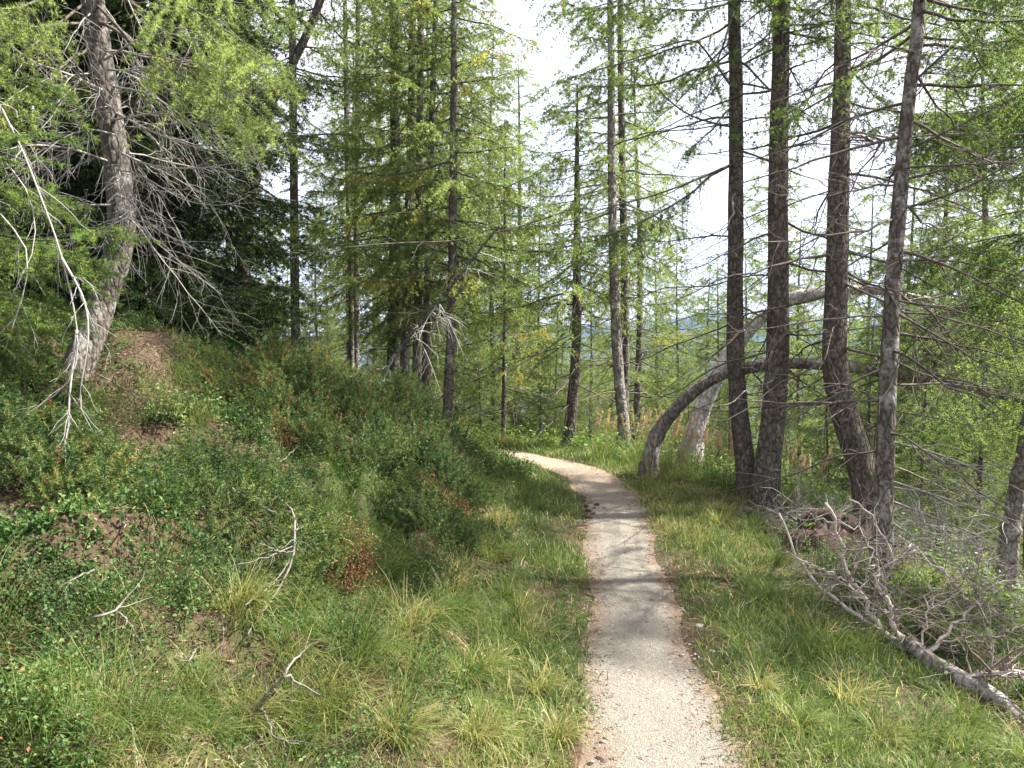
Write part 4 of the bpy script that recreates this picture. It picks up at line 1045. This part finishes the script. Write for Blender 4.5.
# bilberry and cowberry ground cover
mb = MB()
x, y, r = scatter(230000, 1.3, 12.0, .75)
sd, u, v, heath, bare_, dry = fields(x, y)
p = np.where(u > .45, smooth(.44, .53, heath) * (1 - .9 * smooth(.54, .62, bare_)) * (.35 + .65 * smooth(.7, 1.6, u)), np.where(v > .9, .35 * smooth(.48, .58, heath), 0))
p = np.maximum(p, (.08 + .20 * smooth(1.0, 2.0, u)) * (u > .6) * (1 - smooth(.54, .62, bare_)))
keep = (rngG.random(len(x)) < p * .62) & off_log(x, y - .06, .16) & off_juniper(x, y, rngG)
x, y, r, heath = x[keep], y[keep], r[keep], heath[keep]
n = len(x); z = H(x, y) - .01
hs = (0.06 + .09 * rngG.random(n)) * (.35 + 1.5 * smooth(.38, .7, fbm(x * 3.1, y * 3.1, 13, 2)))
dirs = norm(np.stack([rngG.normal(.1, .45, n), rngG.normal(0, .45, n), np.ones(n)], -1))
base = np.stack([x, y, z], -1)
tubes(mb, np.stack([base, base + dirs * (hs * .5)[:, None], base + dirs * hs[:, None]], 1), np.full((n, 3), .0008), 3, 1, .4)
k = 16; ti = np.repeat(np.arange(n), k)
s = .25 + .8 * rngG.random(len(ti))
pt = base[ti] + dirs[ti] * (hs[ti] * s)[:, None] + rngG.normal(0, .013, (len(ti), 3))
ld = norm(rngG.normal(0, 1, (len(ti), 3)) + np.array([0, 0, .35]))
sp_ = fbm(x * 1.3 + 50, y * 1.3, 15, 2)[ti]
sz = np.where(sp_ > .5, .0165, .012) * (.7 + .6 * rngG.random(len(ti))) * (1 + r[ti] / 14)
tn = np.clip(rngG.normal(.42, .23, len(ti)) + (sp_ - .5) * .5 + 1.5 * (fbm(x * 2.2, y * 2.2, 117, 2)[ti] - .5), 0, .9); rd = rngG.random(len(ti)) < .012; tn[rd] = .98
leaves(mb, pt, ld, sz, sz * .62, tn, rngG)
tag(mb.build('bilberry_leaves', [M['bilberry'], M['stem']]), kind='stuff')

# upright heather shoots in patches
mb = MB()
x, y, r = scatter(60000, 1.5, 11.0, .75)
sd, u, v, heath, bare_, dry = fields(x, y)
hp = fbm(x * 1.4 + 60, y * 1.4, 131, 2)
keep = (u > .7) & (rngG.random(len(x)) < .85 * smooth(.52, .62, hp)) & off_juniper(x, y, rngG)
x, y, r, hp = x[keep], y[keep], r[keep], hp[keep]; n = len(x)
b = np.stack([x, y, H(x, y) - .01], -1)
dv = norm(np.stack([rngG.normal(.1, .35, n), rngG.normal(0, .35, n), np.ones(n)], -1)); L = .06 + .09 * rngG.random(n) * smooth(.5, .7, hp)
P = curve_batch(b, dv, L, .08, 4, 0, rngG, .03)
tubes(mb, P, np.full((n, 4), .0009), 3, 1, .4)
needles(mb, P, L, .011, 3, .014, .0030, rngG, np.clip(rngG.normal(.45, .22, n) + (fbm(x * 2.5, y * 2.5, 137, 2) - .5), 0, .999), 0, .8, .2)
tag(mb.build('heather_shoots', [M['heather'], M['stem']]), kind='stuff')

# bright herbs on the outer slope
mb = MB()
x, y, r = scatter(60000, 3.5, 16, .8)
sd, u, v, heath, bare_, dry = fields(x, y)
p = smooth(1.0, 2.2, v) * (.25 + .75 * smooth(.42, .58, fbm(x * .9, y * .9, 77, 2))) + .3 * smooth(.3, .6, v) * (y > 7.2)
keep = rngG.random(len(x)) < p * .5
x, y, r = x[keep], y[keep], r[keep]; n = len(x); z = H(x, y); hs = .10 + .28 * rngG.random(n)
ti = np.repeat(np.arange(n), 5)
pt = np.stack([x, y, z], -1)[ti] + np.stack([rngG.normal(0, .05, len(ti)), rngG.normal(0, .05, len(ti)), hs[ti] * (.2 + .8 * rngG.random(len(ti)))], -1)
ld = norm(np.stack([rngG.normal(0, 1, len(ti)), rngG.normal(0, 1, len(ti)), rngG.normal(.1, .4, len(ti))], -1))
sz = .03 + .035 * rngG.random(len(ti))
leaves(mb, pt, ld, sz, sz * .5, rngG.normal(.55, .22, len(ti)), rngG, 0, .15)
tag(mb.build('herb_leaves', M['herb']), kind='stuff')

# needle litter and small twigs on the soil
mb = MB()
x, y, r = scatter(190000, 1.3, 10, .75)
sd, u, v, heath, bare_, dry = fields(x, y)
keep = ((u > .5) & (bare_ > .5)) | ((np.maximum(u, v) > -.12) & (np.maximum(u, v) < .2) & (rngG.random(len(x)) < .12)) | ((np.maximum(u, v) < 0) & (rngG.random(len(x)) < .02)) | ((v > .5) & (bare_ > .55)) | (near_base(x, y) < .45)
x, y, r = x[keep], y[keep], r[keep]; n = len(x); z = H(x, y) + .008 + .012 * rngG.random(n)
a = rngG.random(n) * 6.28; dd = np.stack([np.cos(a), np.sin(a), rngG.normal(0, .3, n)], -1); L = .02 + .035 * rngG.random(n) ** 2
leaves(mb, np.stack([x, y, z], -1), norm(dd), L, .0035 + .004 * rngG.random(n), rngG.random(n), rngG)
tag(mb.build('needle_litter', M['litter']), kind='stuff')

# little dead twigs lying among the plants
mb = MB()
x, y, r = scatter(1500, 1.4, 9.5, .75)
sd, u, v, heath, bare_, dry = fields(x, y)
keep = (u > .5) | ((v > .5) & (v < 2.5) & (rngG.random(len(x)) < .5))
x, y = x[keep], y[keep]; n = len(x); a = rngG.random(n) * 6.28; L = .05 + .15 * rngG.random(n) ** 2
b = np.stack([x, y, H(x, y) + .015 + .07 * rngG.random(n)], -1)
dv = norm(np.stack([np.cos(a), np.sin(a), rngG.normal(.1, .35, n)], -1))
tubes(mb, curve_batch(b, dv, L, .1, 6, 0, rngG, .06), (.0010 + .0018 * rngG.random(n))[:, None] * np.linspace(1, .5, 6)[None], 4, 0, .5 * rngG.random(n))
tag(mb.build('fallen_twigs', M['twig_fallen']), kind='stuff')

# gravel on the path
ICO = None
def ico():
    t = (1 + 5 ** .5) / 2
    V = norm(np.array([(-1, t, 0), (1, t, 0), (-1, -t, 0), (1, -t, 0), (0, -1, t), (0, 1, t), (0, -1, -t), (0, 1, -t), (t, 0, -1), (t, 0, 1), (-t, 0, -1), (-t, 0, 1)], float))
    Fc = [(0, 11, 5), (0, 5, 1), (0, 1, 7), (0, 7, 10), (0, 10, 11), (1, 5, 9), (5, 11, 4), (11, 10, 2), (10, 7, 6), (7, 1, 8), (3, 9, 4), (3, 4, 2), (3, 2, 6), (3, 6, 8), (3, 8, 9), (4, 9, 5), (2, 4, 11), (6, 2, 10), (8, 6, 7), (9, 8, 1)]
    return V, np.array(Fc)
IV, IF = ico()
def stones(mb, P, S, rng, tint):
    n = len(P)
    V = IV[None] * (1 + rng.normal(0, .16, (n, 12, 1))) * S[:, None, None] * np.stack([.8 + .5 * rng.random(n), .8 + .5 * rng.random(n), .5 + .3 * rng.random(n)], -1)[:, None, :]
    V = V + P[:, None, :]
    mb.add(V.reshape(-1, 3), (np.arange(n)[:, None, None] * 12 + IF[None]).reshape(-1, 3), None, 0, np.repeat(tint, 12))
mb = MB()
x, y, r = scatter(60000, 2.0, 10.5, .7, 25)
sd, u, v, heath, bare_, dry = fields(x, y)
keep = np.maximum(u, v) < .04
x, y, r = x[keep], y[keep], r[keep]; n = len(x)
S = .0018 + .0055 * rngG.random(n) ** 5
stones(mb, np.stack([x, y, H(x, y) + .010], -1), S, rngG, rngG.random(n))
tag(mb.build('gravel', M['stone'], None, False), kind='stuff')

# ------------------------------------------------------------------ juniper cushions (things)
def juniper(label, px, py, rad_, hgt, seed):
    rng = np.random.default_rng(seed)
    c, d = ground_at(px, py)
    e = tag(empty('juniper_bush', c), label, 'bush')
    n = int(1500 * rad_ / .45)
    a = rng.random(n) * 6.28; q = rad_ * np.sqrt(rng.random(n))
    lump = .75 + .5 * vn(np.cos(a) * 2 + seed, np.sin(a) * 2)
    q = q * lump
    bx, by = c[0] + q * np.cos(a), c[1] + q * np.sin(a) * .9
    prof = np.sqrt(np.clip(1 - (q / (rad_ * 1.25)) ** 2, 0.02, 1))
    bz = H(bx, by) + 1.15 * hgt * prof * (.25 + .75 * rng.random(n)) * (.15 + 1.7 * fbm(bx * 5, by * 5, seed, 2))
    b = np.stack([bx, by, bz], -1) - c
    dv = norm(np.stack([np.cos(a) * .6, np.sin(a) * .6, np.full(n, .8)], -1) + rng.normal(0, .4, (n, 3)))
    L = .06 + .14 * rng.random(n) ** 1.3
    P = curve_batch(b, dv, L, .15, 4, .1, rng, .03)
    mb = MB()
    tint = np.clip(rng.normal(.52, .24, n) + (fbm(bx * 4, by * 4, 5, 2) - .5) * .6, 0, .9)
    tint[rng.random(n) < .03] = .995
    needles(mb, P, L, .006, 4, .017, .0036, rng, tint, 0, .5)
    m = n // 2; P2 = np.stack([np.stack([b[:m, 0] * .25, b[:m, 1] * .25, np.full(m, .0)], -1), b[:m] * np.array([.75, .75, .6]), b[:m]], 1)
    o = mb.build('foliage', M['juniper'], e)
    mb = MB(); tubes(mb, P2[: m // 12], np.array([.005, .003, .0015])[None].repeat(m // 12, 0), 3, 0, .4); mb.build('stems', M['stem'], e)
for args in JUNIPERS:
    juniper(*args)

# red brown withered shrub patches
def dry_shrub(label, px, py, rad_, seed):
    rng = np.random.default_rng(seed)
    c, d = ground_at(px, py); n = 260
    e = tag(empty('withered_shrub', c), label, 'shrub')
    a = rng.random(n) * 6.28; q = rad_ * np.sqrt(rng.random(n))
    bx, by = c[0] + q * np.cos(a), c[1] + q * np.sin(a)
    b = np.stack([bx, by, H(bx, by)], -1) - c
    dv = norm(np.stack([np.cos(a) * .6, np.sin(a) * .6, np.ones(n)], -1) + rng.normal(0, .3, (n, 3))); L = .08 + .10 * rng.random(n)
    P = curve_batch(b, dv, L, .1, 4, 0, rng, .04)
    mb = MB(); tubes(mb, P, np.full((n, 4), .0013), 3, 0, .4); mb.build('stems', M['stem'], e)
    mb = MB(); ti = np.repeat(np.arange(n), 14); x_ = rng.random(len(ti)) * 3; i = np.minimum(x_.astype(int), 2)
    pt = P[ti, i] + (P[ti, i + 1] - P[ti, i]) * (x_ - i)[:, None]
    leaves(mb, pt, norm(rng.normal(0, 1, (len(ti), 3))), .012 + .008 * rng.random(len(ti)), np.full(len(ti), .006), rng.random(len(ti)), rng)
    mb.build('leaves', MAT_RED, e)
MAT_RED = leaf_mat('withered_leaves', [(0.0, (.10, .035, .02)), (.6, (.20, .075, .04)), (1, (.30, .16, .08))], .2, .6)
dry_shrub('withered red brown shrub beside the pale curved twig', 340, 560, .16, 221)
dry_shrub('small withered rusty shrub higher up near the verge', 448, 510, .14, 222)
dry_shrub('withered rusty shrub on the upper bank between junipers', 300, 450, .15, 223)

# ------------------------------------------------------------------ fallen branches and twigs on the ground
def ground_line(pts, lift):
    Pp = []
    for i, (px, py) in enumerate(pts):
        g, d = ground_at(px, py)
        l = lift if np.isscalar(lift) else lift[i]
        if l: g = unproj(px, py, d - l * 1.8)
        Pp.append(g)
    return np.array(Pp)
def fallen(label, lines, r, seed, mat='twig_fallen', tint=.55, subs=9, cat='branch'):
    """lines: list of (pixel points, lift); the first is the main stem, the others its side branches"""
    rng = np.random.default_rng(seed)
    main = ground_line(*lines[0]); c = main[len(main) // 2].copy(); c[2] = h1(c[0], c[1])
    e = tag(empty('fallen_branch', c), label, cat)
    for k, (pts, lift) in enumerate(lines):
        P = resample(ground_line(pts, lift), 16) - c
        P[1:-1] += rng.normal(0, r * .45, (14, 3))
        mb = MB(); stick(mb, P, r * (.85 if k == 0 else .55), rng, subs, .15, 0, tint, .15, 1, 6, .4)
        mb.build('stem' if k == 0 else 'side_branch', M[mat], e)
fallen('pale curved dead twig arching over the bank beside the low juniper', [([(258, 492), (280, 497), (295, 517), (296, 545), (284, 580), (268, 605), (248, 634)], [.10, .17, .20, .20, .17, .12, .06]), ([(295, 545), (270, 556), (235, 566)], [.20, .17, .14]), ([(290, 560), (272, 585), (245, 605)], [.18, .15, .12]), ([(280, 497), (262, 500), (240, 490)], [.17, .18, .17]), ([(296, 530), (318, 520), (326, 540)], [.2, .2, .17]), ([(294, 550), (285, 552), (262, 545)], [.2, .19, .2])], .0075, 301)
fallen('forked bare branch low on the bank with its elbow up', [([(250, 722), (262, 700), (284, 677), (300, 684), (320, 695)], [.03, .09, .14, .12, .08]), ([(284, 677), (298, 656), (326, 633)], [.14, .12, .08]), ([(262, 706), (275, 735), (300, 745)], .07)], .008, 302)
fallen('straight pale stick standing in the grass at the bottom of the bank', [([(132, 697), (131, 725), (141, 766)], .05)], .0045, 303, subs=1)
fallen('short upright grey stick on the bare patch under the hanging branch', [([(122, 480), (123, 503), (124, 528)], .05)], .008, 304, subs=1)
fallen('bent thin twig lying among the bilberries', [([(94, 570), (70, 582), (66, 600), (72, 608)], .10)], .005, 305, subs=2)
fallen('thin grey twig slanting over the bare litter patch', [([(92, 618), (115, 610), (132, 590)], .10), ([(118, 612), (128, 622), (110, 632)], .08)], .0055, 306, subs=3)
fallen('slim dead twig leaning over the upper bank junipers', [([(280, 462), (300, 445), (313, 436)], .14)], .006, 307, subs=2)
fallen('thin bare twig crossing the bank above the forked branch', [([(195, 650), (190, 665), (208, 690)], .03), ([(216, 682), (222, 704)], .03)], .005, 308, subs=2)
fallen('spray of fine dead twigs below the juniper and the red patch', [([(232, 488), (250, 498), (262, 492)], .14), ([(250, 498), (275, 512), (305, 508)], .16)], .005, 309, subs=6)
fallen('grey stick lying on the needles behind the hanging branch', [([(98, 375), (118, 385), (140, 398)], .03)], .006, 310, subs=1)
fallen('short dark stick in the grass of the outer verge', [([(833, 652), (845, 668)], .03)], .006, 311, 'twig', .5, 0)
fallen('dark forked twig poking from the verge grass halfway along', [([(505, 572), (520, 570), (530, 555)], .03)], .006, 312, 'twig', .5, 1)
fallen('thin curved tan twig lying in the outer verge grass', [([(745, 600), (738, 618), (760, 648)], .04), ([(745, 604), (775, 588), (810, 580)], .05)], .004, 313, 'twig_tan', .5, 1)

# the fallen dead tree top beside the path
def dead_top():
    rng = np.random.default_rng(333)
    c = unproj(930, 672, 3.9); c[2] = h1(c[0], c[1])
    e = tag(empty('fallen_tree_top', c), 'fallen dead tree top with forked peeling limbs beside the path', 'branch')
    L = [(1032, 738, 3.42), (1000, 719, 3.52), (960, 692, 3.7), (930, 672, 3.85), (908, 650, 4.0)]
    Q = np.array([unproj(*q) for q in L])
    Q[:, 2] = np.maximum(Q[:, 2], H(Q[:, 0], Q[:, 1]) + np.array([-.04, .02, .045, .055, .055]))
    P = resample(Q, 24) - c
    mb = MB(); bark_tube(mb, P, np.linspace(.038, .036, 24), 14, .25, 4, 0); mb.build('stem', M['bark_grey'], e)
    for pts, r in [([(906, 648, 4.0), (889, 609, 4.05), (871, 557, 4.1)], .016),
                   ([(908, 652, 4.0), (881, 630, 4.1), (862, 596, 4.2), (842, 560, 4.3), (840, 535, 4.3), (825, 503, 4.3)], .017),
                   ([(905, 650, 4.0), (868, 622, 4.2), (842, 606, 4.3), (818, 580, 4.4), (806, 569, 4.4), (791, 542, 4.4), (779, 513, 4.4)], .013),
                   ([(925, 660, 3.95), (940, 640, 4.0), (964, 613, 4.1), (969, 602, 4.1), (954, 582, 4.15), (923, 553, 4.2), (899, 536, 4.2)], .012),
                   ([(900, 640, 4.0), (884, 585, 4.1), (894, 565, 4.1), (882, 531, 4.1), (869, 509, 4.1), (849, 499, 4.1)], .009),
                   ([(969, 602, 4.1), (980, 603, 4.05), (982, 585, 4.05)], .008), ([(957, 680, 3.75), (985, 675, 3.6), (1040, 670, 3.4)], .018),
                   ([(918, 655, 3.95), (922, 640, 3.9), (930, 600, 3.9), (928, 585, 3.9)], .007), ([(894, 565, 4.1), (912, 545, 4.1), (905, 560, 4.1)], .007),
                   ([(862, 596, 4.2), (835, 575, 4.2), (800, 560, 4.2)], .007), ([(884, 585, 4.1), (860, 530, 4.1), (815, 520, 4.2)], .007),
                   ([(954, 582, 4.15), (985, 560, 4.1), (1020, 570, 4.0)], .006), ([(940, 640, 4.0), (980, 640, 3.9), (1030, 620, 3.8)], .006)]:
        P = resample(np.array([unproj(*q) for q in pts]), 18) - c
        P[1:-1] += rng.normal(0, .010, (16, 3))
        mb = MB(); stick(mb, P, r * .95, rng, 34, .36, 0, .75, .2, 2, 8, .4, 1.1, .25); mb.build('limb', M['twig_tan'], e)
dead_top()
# tangle of fine dead twigs on the mound behind
def tangle(label, px, py, seed, n=26, rr=.35):
    rng = np.random.default_rng(seed); c, d = ground_at(px, py)
    e = tag(empty('brushwood', c), label, 'brushwood')
    mb = MB()
    for i in range(n):
        b = np.array([rng.normal(0, rr), rng.normal(0, rr), .03 + .15 * rng.random()]); dv = norm(np.array([rng.normal(0, 1), rng.normal(0, 1), rng.normal(.25, .35)])); L = .35 + .5 * rng.random()
        pl = curve_batch(b[None], dv[None], np.array([L]), .2, 8, 0, rng, .04)[0]
        stick(mb, pl, .005, rng, 12, .3, 0, .35 + .3 * rng.random(), .2, 2, 4)
    tag(mb.build('twigs', M['twig_grey'], e), kind='stuff')
tangle('tangle of fine dead brushwood at the foot of the leaning larch', 850, 535, 341, 46, .30)
tangle('low nest of dead twigs over the brown root mound', 815, 540, 345, 30, .25)
tangle('heap of dead twigs behind the forked limbs of the fallen tree top', 925, 560, 343, 34, .4)
tangle('bristly dead brushwood on the outer slope below the bare drooping twigs', 985, 545, 344, 28, .4)
tangle('loose dead brushwood spread on the slope beyond the fallen tree top', 985, 610, 342, 22, .5)

# stump between the first two trunks of the row
def stump():
    c, d = ground_at(752, 492)
    e = tag(empty('tree_stump', c), 'low reddish brown rotten stump between the first two trunks of the row', 'stump')
    P = np.zeros((10, 3)); P[:, 2] = np.linspace(-.05, .16, 10); P[:, 0] = np.linspace(0, .02, 10)
    mb = MB(); bark_tube(mb, P, np.linspace(.15, .11, 10), 18, .35, 5, .2); mb.build('stump_wood', M['stem'], e)
stump()

# torn up root mound under the brushwood
def mound():
    rng = np.random.default_rng(77); c, d = ground_at(832, 552)
    e = tag(empty('root_mound', c), 'dark brown mound of torn up earth and roots under the brushwood', 'earth mound')
    th = np.linspace(0, 2 * np.pi, 40, endpoint=False); ph = np.linspace(0, .5 * np.pi, 14)
    T, Ph = np.meshgrid(th, ph)
    k = 1 + .7 * (fbm(np.cos(T) * 2 + Ph * 2, np.sin(T) * 2, 151, 3) - .5) + .35 * (vn(np.cos(T) * 7 + Ph * 6, np.sin(T) * 7, 153) - .5)
    V = np.stack([.42 * k * np.cos(Ph) * np.cos(T), .34 * k * np.cos(Ph) * np.sin(T), .30 * k * np.sin(Ph) - .08], -1)
    idx = np.arange(V.shape[0] * 40).reshape(-1, 40); r1 = np.roll(idx, -1, 1)
    mb = MB(); mb.add(V, None, np.stack([idx[:-1], r1[:-1], r1[1:], idx[1:]], -1).reshape(-1, 4)); mb.build('soil', M['soil'], e)
    for i in range(9):
        a = rng.random() * 6.28; b0 = np.array([.25 * math.cos(a), .2 * math.sin(a), .12]); dv = norm(np.array([math.cos(a), math.sin(a), rng.normal(.2, .4)]))
        pl = curve_batch(b0[None], dv[None], np.array([.35 + .3 * rng.random()]), .35, 9, 0, rng, .05)[0]
        mb = MB(); stick(mb, pl, .012, rng, 6, .18, 0, .3, .3, 1, 6); mb.build('root', M['twig'], e)
mound()

# tall plume grass by the arch
def plumes():
    rng = np.random.default_rng(401)
    spots = [(660, 470), (672, 474), (684, 470), (690, 478), (700, 480), (640, 465), (712, 486), (630, 462), (655, 478), (600, 462), (725, 492), (790, 500), (800, 505), (808, 500)]
    for i, (px, py) in enumerate(spots):
        c, d = ground_at(px, py)
        e = tag(empty('plume_grass', c), 'pale feathery plume grass at the foot of the arching and bleached trunks' if i < 11 else 'tall straw coloured grass stalks behind the second trunk of the row', 'grass tuft', 'plume grass by the arching trunk' if i < 11 else 'straw stalks by the row')
        mb = MB(); n = 70
        a = rng.random(n) * 6.28; q = .10 * np.sqrt(rng.random(n))
        bx, by = q * np.cos(a), q * np.sin(a)
        blades(mb, bx, by, np.full(n, -.03), .28 + .3 * rng.random(n), .005 + .003 * rng.random(n), a, .2 + .5 * rng.random(n), rng.normal(.4, .15, n), rng)
        mb.build('leaf_blades', M['grass'], e)
        m = 6; b = np.stack([rng.normal(0, .05, m), rng.normal(0, .05, m), np.zeros(m)], -1); dv = norm(np.stack([rng.normal(.15, .15, m), rng.normal(0, .12, m), np.ones(m)], -1)); L = .5 + .25 * rng.random(m)
        P = curve_batch(b, dv, L, .12, 8, 0, rng, .01); 
        mb = MB(); tubes(mb, P, np.full((m, 8), .0022), 3, 0, .6)
        needles(mb, P[:, 5:], L * .35, .006, 3, .03, .005, rng, rng.random(m), 0, 1.4)
        mb.build('seed_heads', M['plume'], e)
plumes()

# horse droppings and loose stones on the path
def clod(name, label, cat, group, px, py, s, mat, seed, n=1):
    rng = np.random.default_rng(seed); c, d = ground_at(px, py); c = c + np.array([0, 0, s * .15])
    import bmesh
    bm = bmesh.new(); bmesh.ops.create_icosphere(bm, subdivisions=2, radius=s)
    for v in bm.verts:
        k = 1 + .25 * (vn(np.array([v.co.x / s * 1.7 + seed]), np.array([v.co.y / s * 1.7 + v.co.z / s]), seed)[0] - .5) * 2
        v.co = Vector((v.co.x * k * 1.25, v.co.y * k, v.co.z * k * .65))
    me = bpy.data.meshes.new(name); bm.to_mesh(me); bm.free(); me.materials.append(M[mat])
    me.attributes.new('tint', 'FLOAT', 'POINT').data.foreach_set('value', np.full(len(me.vertices), rng.random(), np.float32))
    for p in me.polygons: p.use_smooth = True
    o = bpy.data.objects.new(name, me); COL.objects.link(o); o.location = c; o.rotation_euler = (0, 0, rng.random() * 6)
    tag(o, label, cat, group)
for i, (px, py) in enumerate([(584, 501), (590, 504), (586, 507), (594, 509), (588, 512), (582, 511), (593, 515), (597, 506), (604, 509), (589, 519)]):
    clod('dung_clod', 'dark clod of dried dung scattered on the path edge before the bend', 'dung', 'dung clods on the path', px, py, .017 + .014 * ((i * 7) % 5) / 5, 'dung', 500 + i)
for i, (px, py, s) in enumerate([(598, 760, .014), (604, 763, .017), (590, 766, .012), (601, 753, .009), (604, 740, .012)]):
    clod('small_stone', 'small dark stone at the near left edge of the path', 'stone', 'stones on the near path edge', px, py, s, 'dung', 520 + i)
for i, (px, py, s, l) in enumerate([(699, 627, .022, 'flat brown stone on the outer edge of the path'), (712, 652, .014, 'pale little stone by the outer path edge, nearer than the flat brown one')]):
    clod('small_stone', l, 'stone', None, px, py, s, 'stone', 530 + i)
